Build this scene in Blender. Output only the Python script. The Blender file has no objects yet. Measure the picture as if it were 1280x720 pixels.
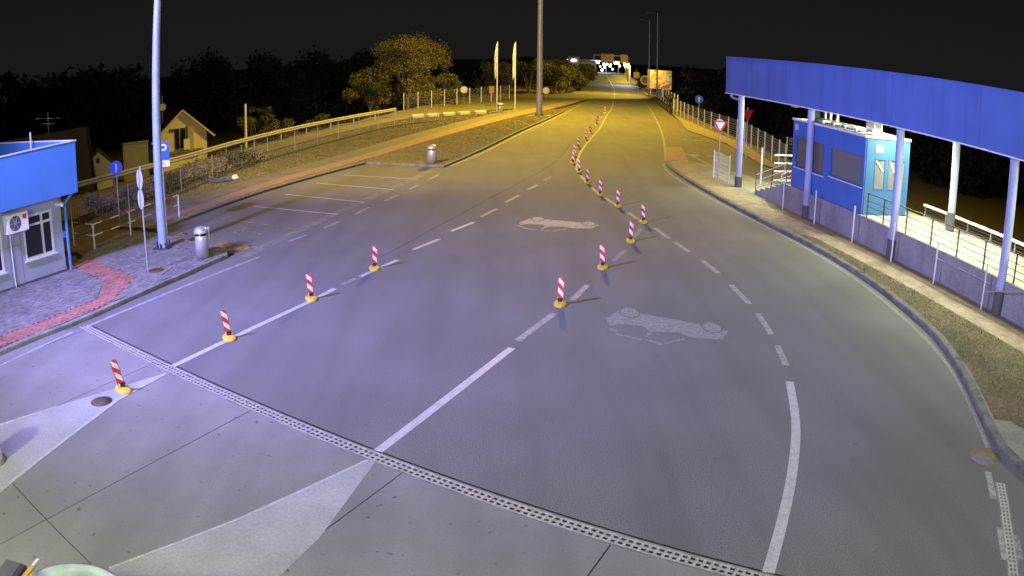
import bpy, math, random
import numpy as np
from mathutils import Vector, Matrix
random.seed(7); rng = np.random.default_rng(11)
sc = bpy.context.scene
C = sc.collection
R = math.radians

# ------------------------------------------------------------------ camera, sky, exposure
PITCH, ROLL, CAM_H = R(16.765), R(-0.60), 6.0
cam_d = bpy.data.cameras.new('camera'); cam = bpy.data.objects.new('camera', cam_d); C.objects.link(cam)
rollm = Matrix(((math.cos(ROLL), 0, math.sin(ROLL)), (0, 1, 0), (-math.sin(ROLL), 0, math.cos(ROLL))))
pitm = Matrix(((1, 0, 0), (0, math.cos(PITCH), math.sin(PITCH)), (0, -math.sin(PITCH), math.cos(PITCH))))
M3 = pitm @ rollm
rx, fw, up = M3 @ Vector((1, 0, 0)), M3 @ Vector((0, 1, 0)), M3 @ Vector((0, 0, 1))
mw = Matrix.Identity(4)
for i in range(3):
    mw[i][0], mw[i][1], mw[i][2] = rx[i], up[i], -fw[i]
mw[2][3] = CAM_H
cam.matrix_world = mw
# the photograph comes from a wide webcam lens with barrel distortion: theta = r/f (1 + b (r/640)^2)
F, B = 1012.9, 0.0682
cam_d.type = 'PANO'; cam_d.sensor_width = 36.0
cam_d.sensor_fit = 'HORIZONTAL'
kk = 1280 / 36.0
cy = cam_d.cycles if hasattr(cam_d, "cycles") else cam_d
cy.panorama_type = 'FISHEYE_LENS_POLYNOMIAL'
cy.fisheye_fov = R(170)
cy.fisheye_polynomial_k0 = 0.0
cy.fisheye_polynomial_k1 = -kk / F
cy.fisheye_polynomial_k2 = 0.0
cy.fisheye_polynomial_k3 = -B / F / 640 ** 2 * kk ** 3
cy.fisheye_polynomial_k4 = 0.0
cam_d.clip_start = 0.05; cam_d.clip_end = 5000
sc.camera = cam

w = bpy.data.worlds.new('World'); sc.world = w; w.use_nodes = True
nt = w.node_tree; bg = nt.nodes['Background']
sky = nt.nodes.new('ShaderNodeTexSky'); sky.sky_type = 'NISHITA'; sky.sun_disc = False
sky.sun_elevation = R(-9); sky.sun_rotation = R(200); sky.air_density = 1.0
mixn = nt.nodes.new('ShaderNodeMix'); mixn.data_type = 'RGBA'; mixn.blend_type = 'ADD'; mixn.inputs[0].default_value = 1.0
mixn.inputs[7].default_value = (0.15, 0.147, 0.142, 1)          # town glow on thin cloud
tc = nt.nodes.new('ShaderNodeTexCoord'); sx = nt.nodes.new('ShaderNodeSeparateXYZ'); nt.links.new(tc.outputs['Generated'], sx.inputs[0])
rmp = nt.nodes.new('ShaderNodeMapRange'); rmp.interpolation_type = 'SMOOTHERSTEP'
for i_, v_ in ((1, 0.0), (2, .32), (3, 1.5), (4, .85)): rmp.inputs[i_].default_value = v_
nt.links.new(sx.outputs[2], rmp.inputs[0])
glow = nt.nodes.new('ShaderNodeMix'); glow.data_type = 'RGBA'; glow.blend_type = 'MULTIPLY'; glow.inputs[0].default_value = 1.0
glow.inputs[6].default_value = (0.075, 0.074, 0.073, 1); nt.links.new(rmp.outputs[0], glow.inputs[7]); nt.links.new(glow.outputs[2], mixn.inputs[7])
nt.links.new(sky.outputs[0], mixn.inputs[6]); nt.links.new(mixn.outputs[2], bg.inputs[0])
bg.inputs[1].default_value = 0.085

sc.view_settings.view_transform = 'Standard'; sc.view_settings.look = 'None'
sc.view_settings.exposure = 0.0; sc.view_settings.gamma = 1.0
sc.cycles.use_denoising = True
sc.cycles.max_bounces = 6
sc.cycles.sample_clamp_indirect = 4.0

# ------------------------------------------------------------------ helpers
class MB:
    def __init__(s): s.v = []; s.f = []; s.sm = []
    def add(s, vs, fs, smooth=False):
        o = len(s.v); s.v += [tuple(q) for q in vs]; s.f += [tuple(i + o for i in f) for f in fs]; s.sm += [smooth] * len(fs); return s
    def box(s, x0, x1, y0, y1, z0, z1):
        vs = [(x, y, z) for z in (z0, z1) for y in (y0, y1) for x in (x0, x1)]
        return s.add(vs, [(0, 2, 3, 1), (4, 5, 7, 6), (0, 1, 5, 4), (2, 6, 7, 3), (0, 4, 6, 2), (1, 3, 7, 5)])
    def cbox(s, x0, x1, y0, y1, z0, z1, c):      # chamfered top
        vs = [(x, y, z0) for y in (y0, y1) for x in (x0, x1)] + [(x, y, z1 - c) for y in (y0, y1) for x in (x0, x1)] + \
             [(x, y, z1) for y in (y0 + c, y1 - c) for x in (x0 + c, x1 - c)]
        fs = [(0, 2, 3, 1), (8, 9, 11, 10)]
        for a in (0, 4):
            fs += [(a, a + 1, a + 5, a + 4), (a + 3, a + 2, a + 6, a + 7), (a + 2, a, a + 4, a + 6), (a + 1, a + 3, a + 7, a + 5)]
        return s.add(vs, fs)
    def bar(s, p, q, wd, ht=None):
        p, q = Vector(p), Vector(q); ht = ht or wd; d = (q - p).normalized()
        u = d.cross(Vector((0, 0, 1)))
        u = Vector((1, 0, 0)) if u.length < 1e-4 else u.normalized()
        n = u.cross(d); u *= wd / 2; n *= ht / 2
        vs = [p - u - n, p + u - n, p + u + n, p - u + n, q - u - n, q + u - n, q + u + n, q - u + n]
        return s.add(vs, [(0, 1, 2, 3), (7, 6, 5, 4), (0, 4, 5, 1), (1, 5, 6, 2), (2, 6, 7, 3), (3, 7, 4, 0)])
    def cyl(s, p, q, r0, r1=None, n=12, cap=True, smooth=True):
        p, q = Vector(p), Vector(q); r1 = r0 if r1 is None else r1; d = (q - p).normalized()
        u = d.cross(Vector((0, 0, 1)))
        u = Vector((1, 0, 0)) if u.length < 1e-4 else u.normalized()
        t = d.cross(u); a = [2 * math.pi * k / n for k in range(n)]
        vs = [p + (u * math.cos(k) + t * math.sin(k)) * r0 for k in a] + [q + (u * math.cos(k) + t * math.sin(k)) * r1 for k in a]
        s.add(vs, [(k, (k + 1) % n, n + (k + 1) % n, n + k) for k in range(n)], smooth)
        if cap:
            s.add([vs[k] for k in range(n)], [tuple(range(n - 1, -1, -1))]); s.add([vs[n + k] for k in range(n)], [tuple(range(n))])
        return s
    def lathe(s, prof, n=24, smooth=True, loc=(0, 0, 0)):
        vs = []; m = len(prof)
        for k in range(n):
            a = 2 * math.pi * k / n
            vs += [(loc[0] + r * math.cos(a), loc[1] + r * math.sin(a), loc[2] + z) for r, z in prof]
        fs = [(k * m + j, ((k + 1) % n) * m + j, ((k + 1) % n) * m + j + 1, k * m + j + 1) for k in range(n) for j in range(m - 1)]
        return s.add(vs, fs, smooth)
    def sheet(s, poly, z): return s.add([(x, y, z) for x, y in poly], [tuple(range(len(poly)))])
    def prism(s, poly, z0, z1):
        n = len(poly)
        a = sum(poly[i][0] * poly[(i + 1) % n][1] - poly[(i + 1) % n][0] * poly[i][1] for i in range(n))
        if a < 0: poly = poly[::-1]
        return s.add([(x, y, z0) for x, y in poly] + [(x, y, z1) for x, y in poly],
                     [tuple(range(n - 1, -1, -1)), tuple(range(n, 2 * n))] + [(i, (i + 1) % n, n + (i + 1) % n, n + i) for i in range(n)])
    def strip(s, pts, wd, z):
        pts = [Vector((*q[:2], 0)) for q in pts]; L = []
        for i, q in enumerate(pts):
            d = (pts[min(i + 1, len(pts) - 1)] - pts[max(i - 1, 0)]).normalized(); n = Vector((-d.y, d.x, 0)) * wd / 2
            L += [(q.x + n.x, q.y + n.y, z), (q.x - n.x, q.y - n.y, z)]
        return s.add(L, [(2 * i, 2 * i + 1, 2 * i + 3, 2 * i + 2) for i in range(len(pts) - 1)])
    def mesh(s, name):
        m = bpy.data.meshes.new(name); m.from_pydata(s.v, [], s.f); m.validate()
        if any(s.sm) and len(m.polygons) == len(s.sm): m.polygons.foreach_set('use_smooth', s.sm)
        m.update(); return m
    def obj(s, name, mat, parent=None): return mobj(name, s.mesh(name), mat, parent)

def mobj(name, me, mat, parent=None):
    o = bpy.data.objects.new(name, me); C.objects.link(o)
    if mat is not None and len(me.materials) == 0: me.materials.append(mat)
    if parent is not None: o.parent = parent
    return o
def tag(o, label, cat, group=None):
    o['label'] = label; o['category'] = cat
    if group: o['group'] = group
    return o
def struct(o): o['kind'] = 'structure'; return o
def stuff(o): o['kind'] = 'stuff'; return o
def thing(name, label, cat, loc=(0, 0, 0), rz=0.0, group=None):
    o = bpy.data.objects.new(name, None); C.objects.link(o); o.empty_display_size = .2
    o.location = loc; o.rotation_euler = (0, 0, rz); return tag(o, label, cat, group)
def copy_tree(o, parent=None):
    c = o.copy(); C.objects.link(c); c.parent = parent
    for ch in [x for x in o.children]: copy_tree(ch, c)
    return c
def resample(pts, step):
    P = [Vector((*q[:2], 0)) for q in pts]
    # catmull-rom first
    S = []
    for i in range(len(P) - 1):
        a, b, c, d = P[max(i - 1, 0)], P[i], P[i + 1], P[min(i + 2, len(P) - 1)]
        for k in range(8):
            t = k / 8
            S.append(.5 * ((2 * b) + (c - a) * t + (2 * a - 5 * b + 4 * c - d) * t * t + (3 * b - a - 3 * c + d) * t ** 3))
    S.append(P[-1])
    L = [0]
    for i in range(1, len(S)): L.append(L[-1] + (S[i] - S[i - 1]).length)
    n = max(1, round(L[-1] / step)); out = []; j = 0
    for k in range(n + 1):
        d = L[-1] * k / n
        while j < len(S) - 2 and L[j + 1] < d: j += 1
        t = 0 if L[j + 1] == L[j] else (d - L[j]) / (L[j + 1] - L[j]); q = S[j].lerp(S[j + 1], min(max(t, 0), 1)); out.append((q.x, q.y))
    return out
def text_mesh(txt, size, depth=.002):
    cu = bpy.data.curves.new('t', 'FONT'); cu.body = txt; cu.size = size; cu.align_x = 'CENTER'; cu.align_y = 'CENTER'; cu.extrude = depth
    o = bpy.data.objects.new('t', cu); C.objects.link(o)
    dg = bpy.context.evaluated_depsgraph_get(); me = bpy.data.meshes.new_from_object(o.evaluated_get(dg)); bpy.data.objects.remove(o)
    for v in me.vertices: v.co = Vector((v.co.x, -v.co.z, v.co.y))
    me.materials.clear(); return me
def inside(poly, x, y):
    r = np.zeros(len(x), bool); n = len(poly)
    for i in range(n):
        x0, y0 = poly[i]; x1, y1 = poly[(i + 1) % n]
        if y0 == y1: continue
        c = ((y0 > y) != (y1 > y)) & (x < (x1 - x0) * (y - y0) / (y1 - y0) + x0); r ^= c
    return r

# ------------------------------------------------------------------ materials
MATS = {}
def pm(name, c1, c2=None, scale=4.0, rough=.8, metal=0.0, bump=0.0, bscale=60.0, detail=6, lo=.35, hi=.65, fine=None):
    """procedural material: noise-mixed colours, optional fine speckle and bump, in object space"""
    m = bpy.data.materials.new(name); m.use_nodes = True; t = m.node_tree; b = t.nodes['Principled BSDF']
    b.inputs['Roughness'].default_value = rough; b.inputs['Metallic'].default_value = metal
    co = t.nodes.new('ShaderNodeTexCoord')
    c2 = c2 or tuple(.88 * q for q in c1)
    n = t.nodes.new('ShaderNodeTexNoise'); n.inputs['Scale'].default_value = scale; n.inputs['Detail'].default_value = detail
    t.links.new(co.outputs['Object'], n.inputs['Vector'])
    r = t.nodes.new('ShaderNodeValToRGB'); r.color_ramp.elements[0].position = lo; r.color_ramp.elements[1].position = hi
    r.color_ramp.elements[0].color = (*c2, 1); r.color_ramp.elements[1].color = (*c1, 1)
    t.links.new(n.outputs[0], r.inputs[0]); out = r.outputs[0]
    if fine:
        n2 = t.nodes.new('ShaderNodeTexNoise'); n2.inputs['Scale'].default_value = fine[0]; n2.inputs['Detail'].default_value = 3
        t.links.new(co.outputs['Object'], n2.inputs['Vector'])
        mr = t.nodes.new('ShaderNodeMapRange'); mr.inputs[1].default_value = .3; mr.inputs[2].default_value = .7
        mr.inputs[3].default_value = 1 - fine[1]; mr.inputs[4].default_value = 1 + fine[1]; t.links.new(n2.outputs[0], mr.inputs[0])
        mx = t.nodes.new('ShaderNodeMix'); mx.data_type = 'RGBA'; mx.blend_type = 'MULTIPLY'; mx.inputs[0].default_value = 1
        t.links.new(out, mx.inputs[6]); t.links.new(mr.outputs[0], mx.inputs[7]); out = mx.outputs[2]
    t.links.new(out, b.inputs['Base Color'])
    if bump:
        n3 = t.nodes.new('ShaderNodeTexNoise'); n3.inputs['Scale'].default_value = bscale; n3.inputs['Detail'].default_value = 4
        t.links.new(co.outputs['Object'], n3.inputs['Vector'])
        bp = t.nodes.new('ShaderNodeBump'); bp.inputs['Strength'].default_value = bump; bp.inputs['Distance'].default_value = .02
        t.links.new(n3.outputs[0], bp.inputs['Height']); t.links.new(bp.outputs[0], b.inputs['Normal'])
    MATS[name] = m; return m
def emis(name, col, s):
    m = bpy.data.materials.new(name); m.use_nodes = True; b = m.node_tree.nodes['Principled BSDF']
    b.inputs['Base Color'].default_value = (*col, 1); b.inputs['Emission Color'].default_value = (*col, 1); b.inputs['Emission Strength'].default_value = s
    MATS[name] = m; return m
def surf_stains(m, spots, col, amt, sc2, lo=.58, hi=.7):
    """add a second, larger layer of stains with its own outline"""
    t = m.node_tree; b = t.nodes['Principled BSDF']; src = b.inputs['Base Color'].links[0].from_socket
    co = t.nodes.new('ShaderNodeTexCoord'); mp = t.nodes.new('ShaderNodeMapping'); mp.inputs['Scale'].default_value = spots[0]; mp.inputs['Rotation'].default_value = (0, 0, spots[1])
    t.links.new(co.outputs['Object'], mp.inputs[0])
    n = t.nodes.new('ShaderNodeTexNoise'); n.inputs['Scale'].default_value = sc2; n.inputs['Detail'].default_value = 5; t.links.new(mp.outputs[0], n.inputs['Vector'])
    r = t.nodes.new('ShaderNodeMapRange'); r.inputs[1].default_value = lo; r.inputs[2].default_value = hi; r.inputs[3].default_value = 0; r.inputs[4].default_value = amt
    t.links.new(n.outputs[0], r.inputs[0])
    mx = t.nodes.new('ShaderNodeMix'); mx.data_type = 'RGBA'; mx.inputs[7].default_value = (*col, 1)
    t.links.new(r.outputs[0], mx.inputs[0]); t.links.new(src, mx.inputs[6]); t.links.new(mx.outputs[2], b.inputs['Base Color'])

asphalt = pm('asphalt', (.172, .169, .168), (.142, .140, .139), .35, .85, bump=.05, bscale=120, fine=(48, .50))
surf_stains(asphalt, ((1.4, .16, 1), R(12)), (.115, .113, .11), .75, .8, .45, .72)
surf_stains(asphalt, ((1, 1, 1), 0), (.22, .216, .212), .2, .28, .45, .75)
surf_stains(asphalt, ((1, 1, 1), 0), (.10, .098, .095), .5, 3.5, .68, .74)
asphalt_old = pm('asphalt_old', (.18, .175, .17), (.14, .138, .135), .6, .85, bump=.3, bscale=70, fine=(25, .25))
concrete = pm('concrete', (.25, .246, .235), (.20, .197, .188), .5, .8, bump=.12, bscale=50, fine=(30, .1))
surf_stains(concrete, ((1.3, .2, 1), R(-27)), (.15, .148, .14), .7, .75, .42, .72)
surf_stains(concrete, ((1, 1, 1), 0), (.29, .285, .275), .3, 1.1, .48, .8)
surf_stains(concrete, ((1, 1, 1), 0), (.07, .068, .064), .8, 7.0, .66, .71)
paint = pm('road_paint', (.50, .50, .48), (.42, .42, .41), 6, .6, fine=(40, .25), lo=.38, hi=.55)
paint_worn = pm('worn_paint', (.38, .375, .365), (.25, .247, .24), 7, .7, fine=(30, .3), lo=.42, hi=.62)
paint_faint = pm('faint_paint', (.28, .275, .27), (.20, .197, .193), 9, .8, fine=(30, .3), lo=.38, hi=.62)
paint_island = pm('island_paint', (.41, .41, .40), (.33, .33, .32), 1.2, .7, fine=(20, .12))
yellow_worn = pm('worn_yellow_paint', (.42, .30, .04), (.16, .14, .1), 6, .7, fine=(30, .3), lo=.4, hi=.6)
kerbm = pm('kerb_concrete', (.25, .245, .23), (.15, .148, .14), 2.5, .85, bump=.3, bscale=40, fine=(25, .2))
paver = pm('grey_paver', (.24, .235, .225), (.14, .138, .132), 6.5, .85, bump=.2, fine=(2.0, .2))
paver_red = pm('red_paver', (.40, .17, .14), (.26, .10, .085), 6.5, .85, bump=.2, fine=(2.0, .2))
paver_bed = pm('paver_bed', (.09, .085, .075), None, 8, .95)
redpath = pm('red_path', (.33, .225, .18), (.26, .175, .14), 2.0, .85, fine=(14, .2))
ochre = pm('ochre_paving', (.34, .29, .22), (.23, .19, .15), 2.6, .85, fine=(12, .25))
greypath = pm('grey_path', (.19, .185, .175), (.14, .135, .125), 1.3, .85, fine=(18, .2))
soil_grass = pm('soil_grass', (.13, .12, .055), (.19, .155, .085), 1.1, .95, bump=.6, bscale=14, fine=(9, .35))
grassm = pm('grass_blade', (.16, .155, .065), (.26, .22, .11), .9, .8)
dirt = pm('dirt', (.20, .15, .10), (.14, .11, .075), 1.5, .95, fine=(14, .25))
metal = pm('galvanised', (.55, .56, .57), (.45, .46, .47), 6, .42, .75)
metal_w = pm('white_metal', (.74, .74, .74), (.62, .62, .62), 6, .5, .1)
steel_dark = pm('dark_steel', (.07, .07, .072), (.1, .1, .1), 6, .5, .5)
pole_grey = pm('pole_grey', (.50, .51, .53), (.42, .43, .45), 3, .5, .25, fine=(9, .08))
castiron = pm('cast_iron', (.46, .455, .44), (.33, .325, .31), 6, .6, .1, fine=(25, .2))
hole = pm('drain_hole', (.012, .012, .012), None, 5, .95)
rust = pm('rusty_iron', (.17, .12, .08), (.10, .08, .06), 12, .8, .3)
rubber = pm('black_rubber', (.02, .02, .021), None, 8, .7)
yellow_base = pm('yellow_base', (.72, .52, .05), (.52, .38, .05), 7, .6)
blue_fascia = pm('blue_fascia', (.075, .22, .56), (.065, .195, .50), .7, .45)
blue_canopy = pm('blue_canopy', (.09, .165, .47), (.076, .14, .40), .6, .5)
blue_booth = pm('blue_booth', (.06, .145, .44), (.05, .125, .385), 1.2, .45)
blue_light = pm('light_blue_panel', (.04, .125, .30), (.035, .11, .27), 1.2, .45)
wallgrey = pm('grey_panel', (.33, .34, .41), (.29, .30, .365), 1.2, .65, fine=(14, .05))
wall_r = pm('retaining_concrete', (.30, .28, .29), (.23, .215, .225), .9, .85, bump=.15, bscale=30, fine=(10, .1))
white = pm('white_plastic', (.78, .78, .76), (.70, .70, .69), 4, .5)
column_m = pm('column_paint', (.33, .36, .58), (.28, .31, .50), 1.6, .5)
floor_l = pm('platform_floor', (.40, .39, .35), (.32, .31, .28), 1.5, .7, fine=(14, .12))
dgrey = pm('dark_grey', (.09, .09, .095), None, 6, .7)
frame_w = pm('window_frame', (.70, .70, .69), None, 4, .5)
render_y = pm('house_render', (.74, .69, .58), (.66, .61, .52), 1.5, .9)
roof_tile = pm('roof_tile', (.06, .04, .035), (.04, .03, .028), 4, .9, bump=.5, bscale=9)
wood_w = pm('eaves_board', (.60, .56, .48), None, 4, .7)
bark = pm('bark', (.20, .16, .11), (.13, .10, .07), 5, .95, bump=.5, bscale=14)
leaf = pm('leaf', (.10, .105, .03), (.055, .065, .02), .45, .75)
leaf_dry = pm('leaf_dry', (.16, .15, .065), (.09, .085, .04), .4, .8)
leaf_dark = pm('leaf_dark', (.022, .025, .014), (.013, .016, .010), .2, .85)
scrub = pm('scrub_leaf', (.34, .28, .18), (.16, .15, .08), 1.2, .85)
blue_sign = pm('sign_blue', (.03, .09, .50), None, 3, .45)
red_sign = pm('sign_red', (.55, .03, .03), None, 3, .45)
red_m = pm('red_plastic', (.60, .04, .04), None, 3, .5)
sign_back = pm('sign_back', (.55, .56, .57), (.48, .49, .5), 5, .5, .2)
orange = pm('orange_plastic', (.75, .38, .05), (.7, .5, .1), 8, .5)
greenish = pm('pale_green_rim', (.42, .50, .40), (.30, .38, .29), 4, .35, fine=(9, .1))
tarp_b = pm('blue_tarp', (.08, .12, .30), None, 4, .6)
flag_m = pm('flag_cloth', (.74, .73, .72), (.58, .52, .54), 1.3, .85)
gantry_m = pm('gantry_panel_back', (.20, .14, .12), (.16, .11, .10), 2, .7)
bldg_far = pm('pale_facade', (.28, .25, .21), (.23, .21, .18), 1, .85)
lens = emis('lamp_lens_white', (.9, .95, 1.0), 14)
lens_y = emis('lamp_lens_sodium', (1.0, .70, .14), 14)
lens_b = emis('lamp_lens_blue', (.45, .6, 1.0), 60)
lens_w = emis('lamp_lens_canopy', (1.0, .98, .8), 4)

def glass(name, col, rough=.06):
    m = bpy.data.materials.new(name); m.use_nodes = True; b = m.node_tree.nodes['Principled BSDF']
    b.inputs['Base Color'].default_value = (*col, 1); b.inputs['Roughness'].default_value = rough; b.inputs['IOR'].default_value = 1.5
    b.inputs['Specular IOR Level'].default_value = .6; return m
glass_dark = glass('dark_glass', (.012, .013, .016)); glass_brown = glass('brown_glass', (.12, .105, .09), .08); glass_grey = glass('grey_glass', (.14, .148, .15), .06)

def stripes(name, period, border=None, half=.1, z0=.1, z1=.7, axis='diag'):
    """red and white retroreflective bands across an object, in its own coordinates"""
    m = bpy.data.materials.new(name); m.use_nodes = True; t = m.node_tree; b = t.nodes['Principled BSDF']; b.inputs['Roughness'].default_value = .45
    co = t.nodes.new('ShaderNodeTexCoord'); sp = t.nodes.new('ShaderNodeSeparateXYZ'); t.links.new(co.outputs['Object'], sp.inputs[0])
    def ma(op, a, c):
        n = t.nodes.new('ShaderNodeMath'); n.operation = op
        for i, q in enumerate((a, c)):
            if q is None: continue
            if isinstance(q, (int, float)): n.inputs[i].default_value = q
            else: t.links.new(q, n.inputs[i])
        return n.outputs[0]
    s = ma('ADD', sp.outputs[2], sp.outputs[0]) if axis == 'diag' else sp.outputs[0]
    s = ma('FRACT', ma('ADD', ma('DIVIDE', s, period), 20.0), None)
    red = ma('GREATER_THAN', s, .5)
    if border:
        ax = ma('ABSOLUTE', sp.outputs[0], None)
        red = ma('MAXIMUM', red, ma('MAXIMUM', ma('GREATER_THAN', ax, half - border), ma('GREATER_THAN', sp.outputs[2], z1 - border * 1.4)))
    mx = t.nodes.new('ShaderNodeMix'); mx.data_type = 'RGBA'; t.links.new(red, mx.inputs[0])
    mx.inputs[6].default_value = (.78, .76, .74, 1); mx.inputs[7].default_value = (.58, .05, .045, 1)
    n = t.nodes.new('ShaderNodeTexNoise'); n.inputs['Scale'].default_value = 14; t.links.new(co.outputs['Object'], n.inputs['Vector'])
    mr = t.nodes.new('ShaderNodeMapRange'); mr.inputs[1].default_value = .3; mr.inputs[2].default_value = .7; mr.inputs[3].default_value = .78; mr.inputs[4].default_value = 1.05; t.links.new(n.outputs[0], mr.inputs[0])
    m2 = t.nodes.new('ShaderNodeMix'); m2.data_type = 'RGBA'; m2.blend_type = 'MULTIPLY'; m2.inputs[0].default_value = 1
    t.links.new(mx.outputs[2], m2.inputs[6]); t.links.new(mr.outputs[0], m2.inputs[7]); t.links.new(m2.outputs[2], b.inputs['Base Color'])
    return m
delin_stripe = stripes('delineator_stripes', .25, .014, .08, .08, .68)
rail_stripe = stripes('rail_stripes', 1.0, axis='x')

surf_stains(blue_canopy, ((2.2, 1, .12), 0), (.06, .08, .30), .55, 1.0, .5, .75)
surf_stains(wall_r, ((1.5, 1, .2), 0), (.15, .14, .14), .6, 1.0, .5, .75)
surf_stains(wallgrey, ((2.0, 1, .15), 0), (.22, .22, .26), .5, 1.0, .52, .75)
# ------------------------------------------------------------------ lamps of the place
def lamp_light(name, kind, loc, power, col, target=None, size=.4, spot=None, blend=.5, parent=None):
    d = bpy.data.lights.new(name, kind); d.energy = power; d.color = col
    if kind == 'AREA': d.size = size
    else: d.shadow_soft_size = size
    if kind == 'SPOT': d.spot_size = R(spot); d.spot_blend = blend
    o = bpy.data.objects.new(name, d); C.objects.link(o); o.location = loc
    if target is not None: o.rotation_euler = (Vector(target) - Vector(loc)).to_track_quat('-Z', 'Y').to_euler()
    if parent is not None:
        o.parent = parent; o.matrix_parent_inverse = parent.matrix_basis.inverted()
    return o
P_FILL = 1600
SODIUM = (1.0, .66, .05); VIOLET = (.38, .355, 1.0); CANOPY = (.97, 1.0, .56)
P_VIOLET, P_MAST, P_CANOPY, P_APRON, P_STREET = 51000, 88000, 480, 1000, 2600

# ------------------------------------------------------------------ terrain
GUARD = [(-27.0, 27.5), (-23.3, 34.9), (-21.6, 38.8), (-19.9, 44.5), (-18.6, 52.5), (-15.8, 63.9), (-11.4, 77.3)]
GX = np.array([-31, -27.0, -23.3, -21.6, -19.9, -18.6, -15.8, -12.6, -11, -6, 0, 8, 14]); GY = np.array([15, 27.5, 34.9, 38.8, 44.5, 52.5, 63.9, 77.3, 86, 110, 140, 200, 260])
def ground_z(x, y):
    gl = np.interp(y, GY, GX) - 1.2
    d = np.clip(gl - x, 0, 12); z = -.03 - d * .45
    gr = np.interp(y, [0, 40, 90, 140, 260], [18.5, 18.2, 19.5, 25, 36]); d2 = np.clip(x - gr, 0, 11); z = z - d2 * .75
    return z + np.clip((y - 150) * .008, 0, .7) * (np.abs(x - np.interp(y, [100, 260], [14, 28])) < 40)
xs = np.unique(np.concatenate([np.arange(-70, 60, 1.6), -70 - np.geomspace(1, 900, 18), 60 + np.geomspace(1, 900, 18)]))
ys = np.unique(np.concatenate([np.arange(-30, 150, 2.0), 150 + np.geomspace(2, 1600, 28), -30 - np.geomspace(1, 200, 8)]))
X, Y = np.meshgrid(xs, ys); Z = ground_z(X, Y) - .02
nx, ny = len(xs), len(ys); me = bpy.data.meshes.new('ground')
idx = np.arange(nx * ny).reshape(ny, nx)
q = np.stack([idx[:-1, :-1], idx[:-1, 1:], idx[1:, 1:], idx[1:, :-1]], -1).reshape(-1, 4)
me.from_pydata(np.stack([X, Y, Z], -1).reshape(-1, 3).tolist(), [], q.tolist()); me.update()
struct(mobj('ground', me, soil_grass))

# ------------------------------------------------------------------ carriageway
road_poly = [(-10.35, 16.25), (-11.4, 15.7), (-10.74, 17), (-10.0, 18.94), (-9.3, 21.04), (-8.75, 23.3), (-9.6, 23.9), (-13.2, 26.3), (-13.5, 27.4), (-11.5, 34.7), (-8.2, 43.2), (-3.7, 41.6),
             (-1.95, 48.05), (.53, 60.55), (2.68, 70.24), (4.95, 81.4), (9.6, 106), (12.6, 128), (14.4, 146)]
road_poly += [(22.4, 146), (19.2, 112.5), (17, 90), (16.2, 77), (16.7, 66), (16.9, 57.6), (16.4, 49), (15.7, 41), (16, 36), (16.0, 12), (16, -2), (8.2, 4.6), (3.4, 7.55)]
road = struct(MB().sheet(road_poly, 0.0).obj('road', asphalt))
far = MB(); FL = [(14.4, 146, 0), (16.3, 165, .08), (19.5, 195, .35), (24, 235, .62), (29, 280, .66)]; FR = [(22.4, 146, 0), (24.2, 163, .08), (27.3, 193, .35), (31.8, 233, .62), (37, 278, .66)]
far.add([q for p in zip(FL, FR) for q in p], [(2 * i, 2 * i + 1, 2 * i + 3, 2 * i + 2) for i in range(4)])
struct(far.obj('bridge_road', asphalt))
# concrete apron of the checkpoint: slabs with open joints, camera side of the drain
D2 = Vector((.845, -.534)); N2 = Vector((.534, .845)); LD = Vector((.452, .892))
def sn(s, n): v = D2 * s + N2 * n; return (v.x, v.y)
apron = bpy.data.objects.new('concrete_apron', None); C.objects.link(apron); struct(apron)
def along(s, n, dn):     # follow the lane direction from a point on the drain edge
    p = D2 * s + N2 * n; k = dn / (LD @ N2); return p - LD * k
js = [-20.9, -17.4, -13.93, -10.43, -6.88, -3.43, .1, 3.6, 7.1]
for i in range(len(js) - 1):
    for (a, b) in ((0, 4.83), (4.85, 9.7), (9.72, 14.6)):
        g = .011
        pl = [along(js[i] + g, 7.9, a), along(js[i + 1] - g, 7.9, a), along(js[i + 1] - g, 7.9, b), along(js[i] + g, 7.9, b)]
        MB().prism([(p.x, p.y) for p in pl], -.2, -.001 - .002 * ((i * 3 + int(a)) % 3)).obj('concrete_slab', concrete, apron)
struct(MB().sheet([sn(-21.5, 7.95), sn(8, 7.95), sn(8, -9), sn(-26, -9)], -.018).obj('joint_bed', hole))

# ------------------------------------------------------------------ drains
def make_grate(L, W, n):
    m = MB(); rail = .030; z0, z1 = -.010, .004
    for y0 in (-W / 2, -rail / 2, W / 2 - rail): m.box(0.004, L - .004, y0, y0 + rail, z0, z1)
    pitch = L / n
    for k in range(n):
        for (ya, yb) in ((-W / 2 + rail, -rail / 2), (rail / 2, W / 2 - rail)):
            xa = k * pitch + (.0 if k else .004); m.box(xa, xa + pitch * .40, ya, yb, z0, z1 - .003)
    return m.mesh('grate')
def drain(name, label, p0, ang, n, L, W, slots, mat=castiron):
    t = thing(name, label, 'drain', (*p0, 0), ang); gm = make_grate(L, W, slots)
    for k in range(n):
        o = mobj('grate', gm, mat, t); o.location = (k * L, random.uniform(-.004, .004), random.uniform(-.002, .002))
    MB().box(-.02, n * L + .02, -W / 2 - .03, -W / 2, -.3, .001).box(-.02, n * L + .02, W / 2, W / 2 + .03, -.3, .001).obj('channel_edge', kerbm, t)
    MB().box(-.02, n * L + .02, -W / 2, W / 2, -.35, -.09).obj('channel', hole, t)
    return t
a0 = math.atan2(-.534, .845)
drain('trench_drain', 'long slotted trench drain running across the lanes in the foreground', sn(-17.75, 8.02), a0, 20, 1.0, .23, 9)
drain('trench_drain', 'short slotted trench drain beside the kerb end at the lower right', (8.1, 9.05), math.atan2(-2.46, -1.22), 6, .55, .17, 5)

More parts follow.
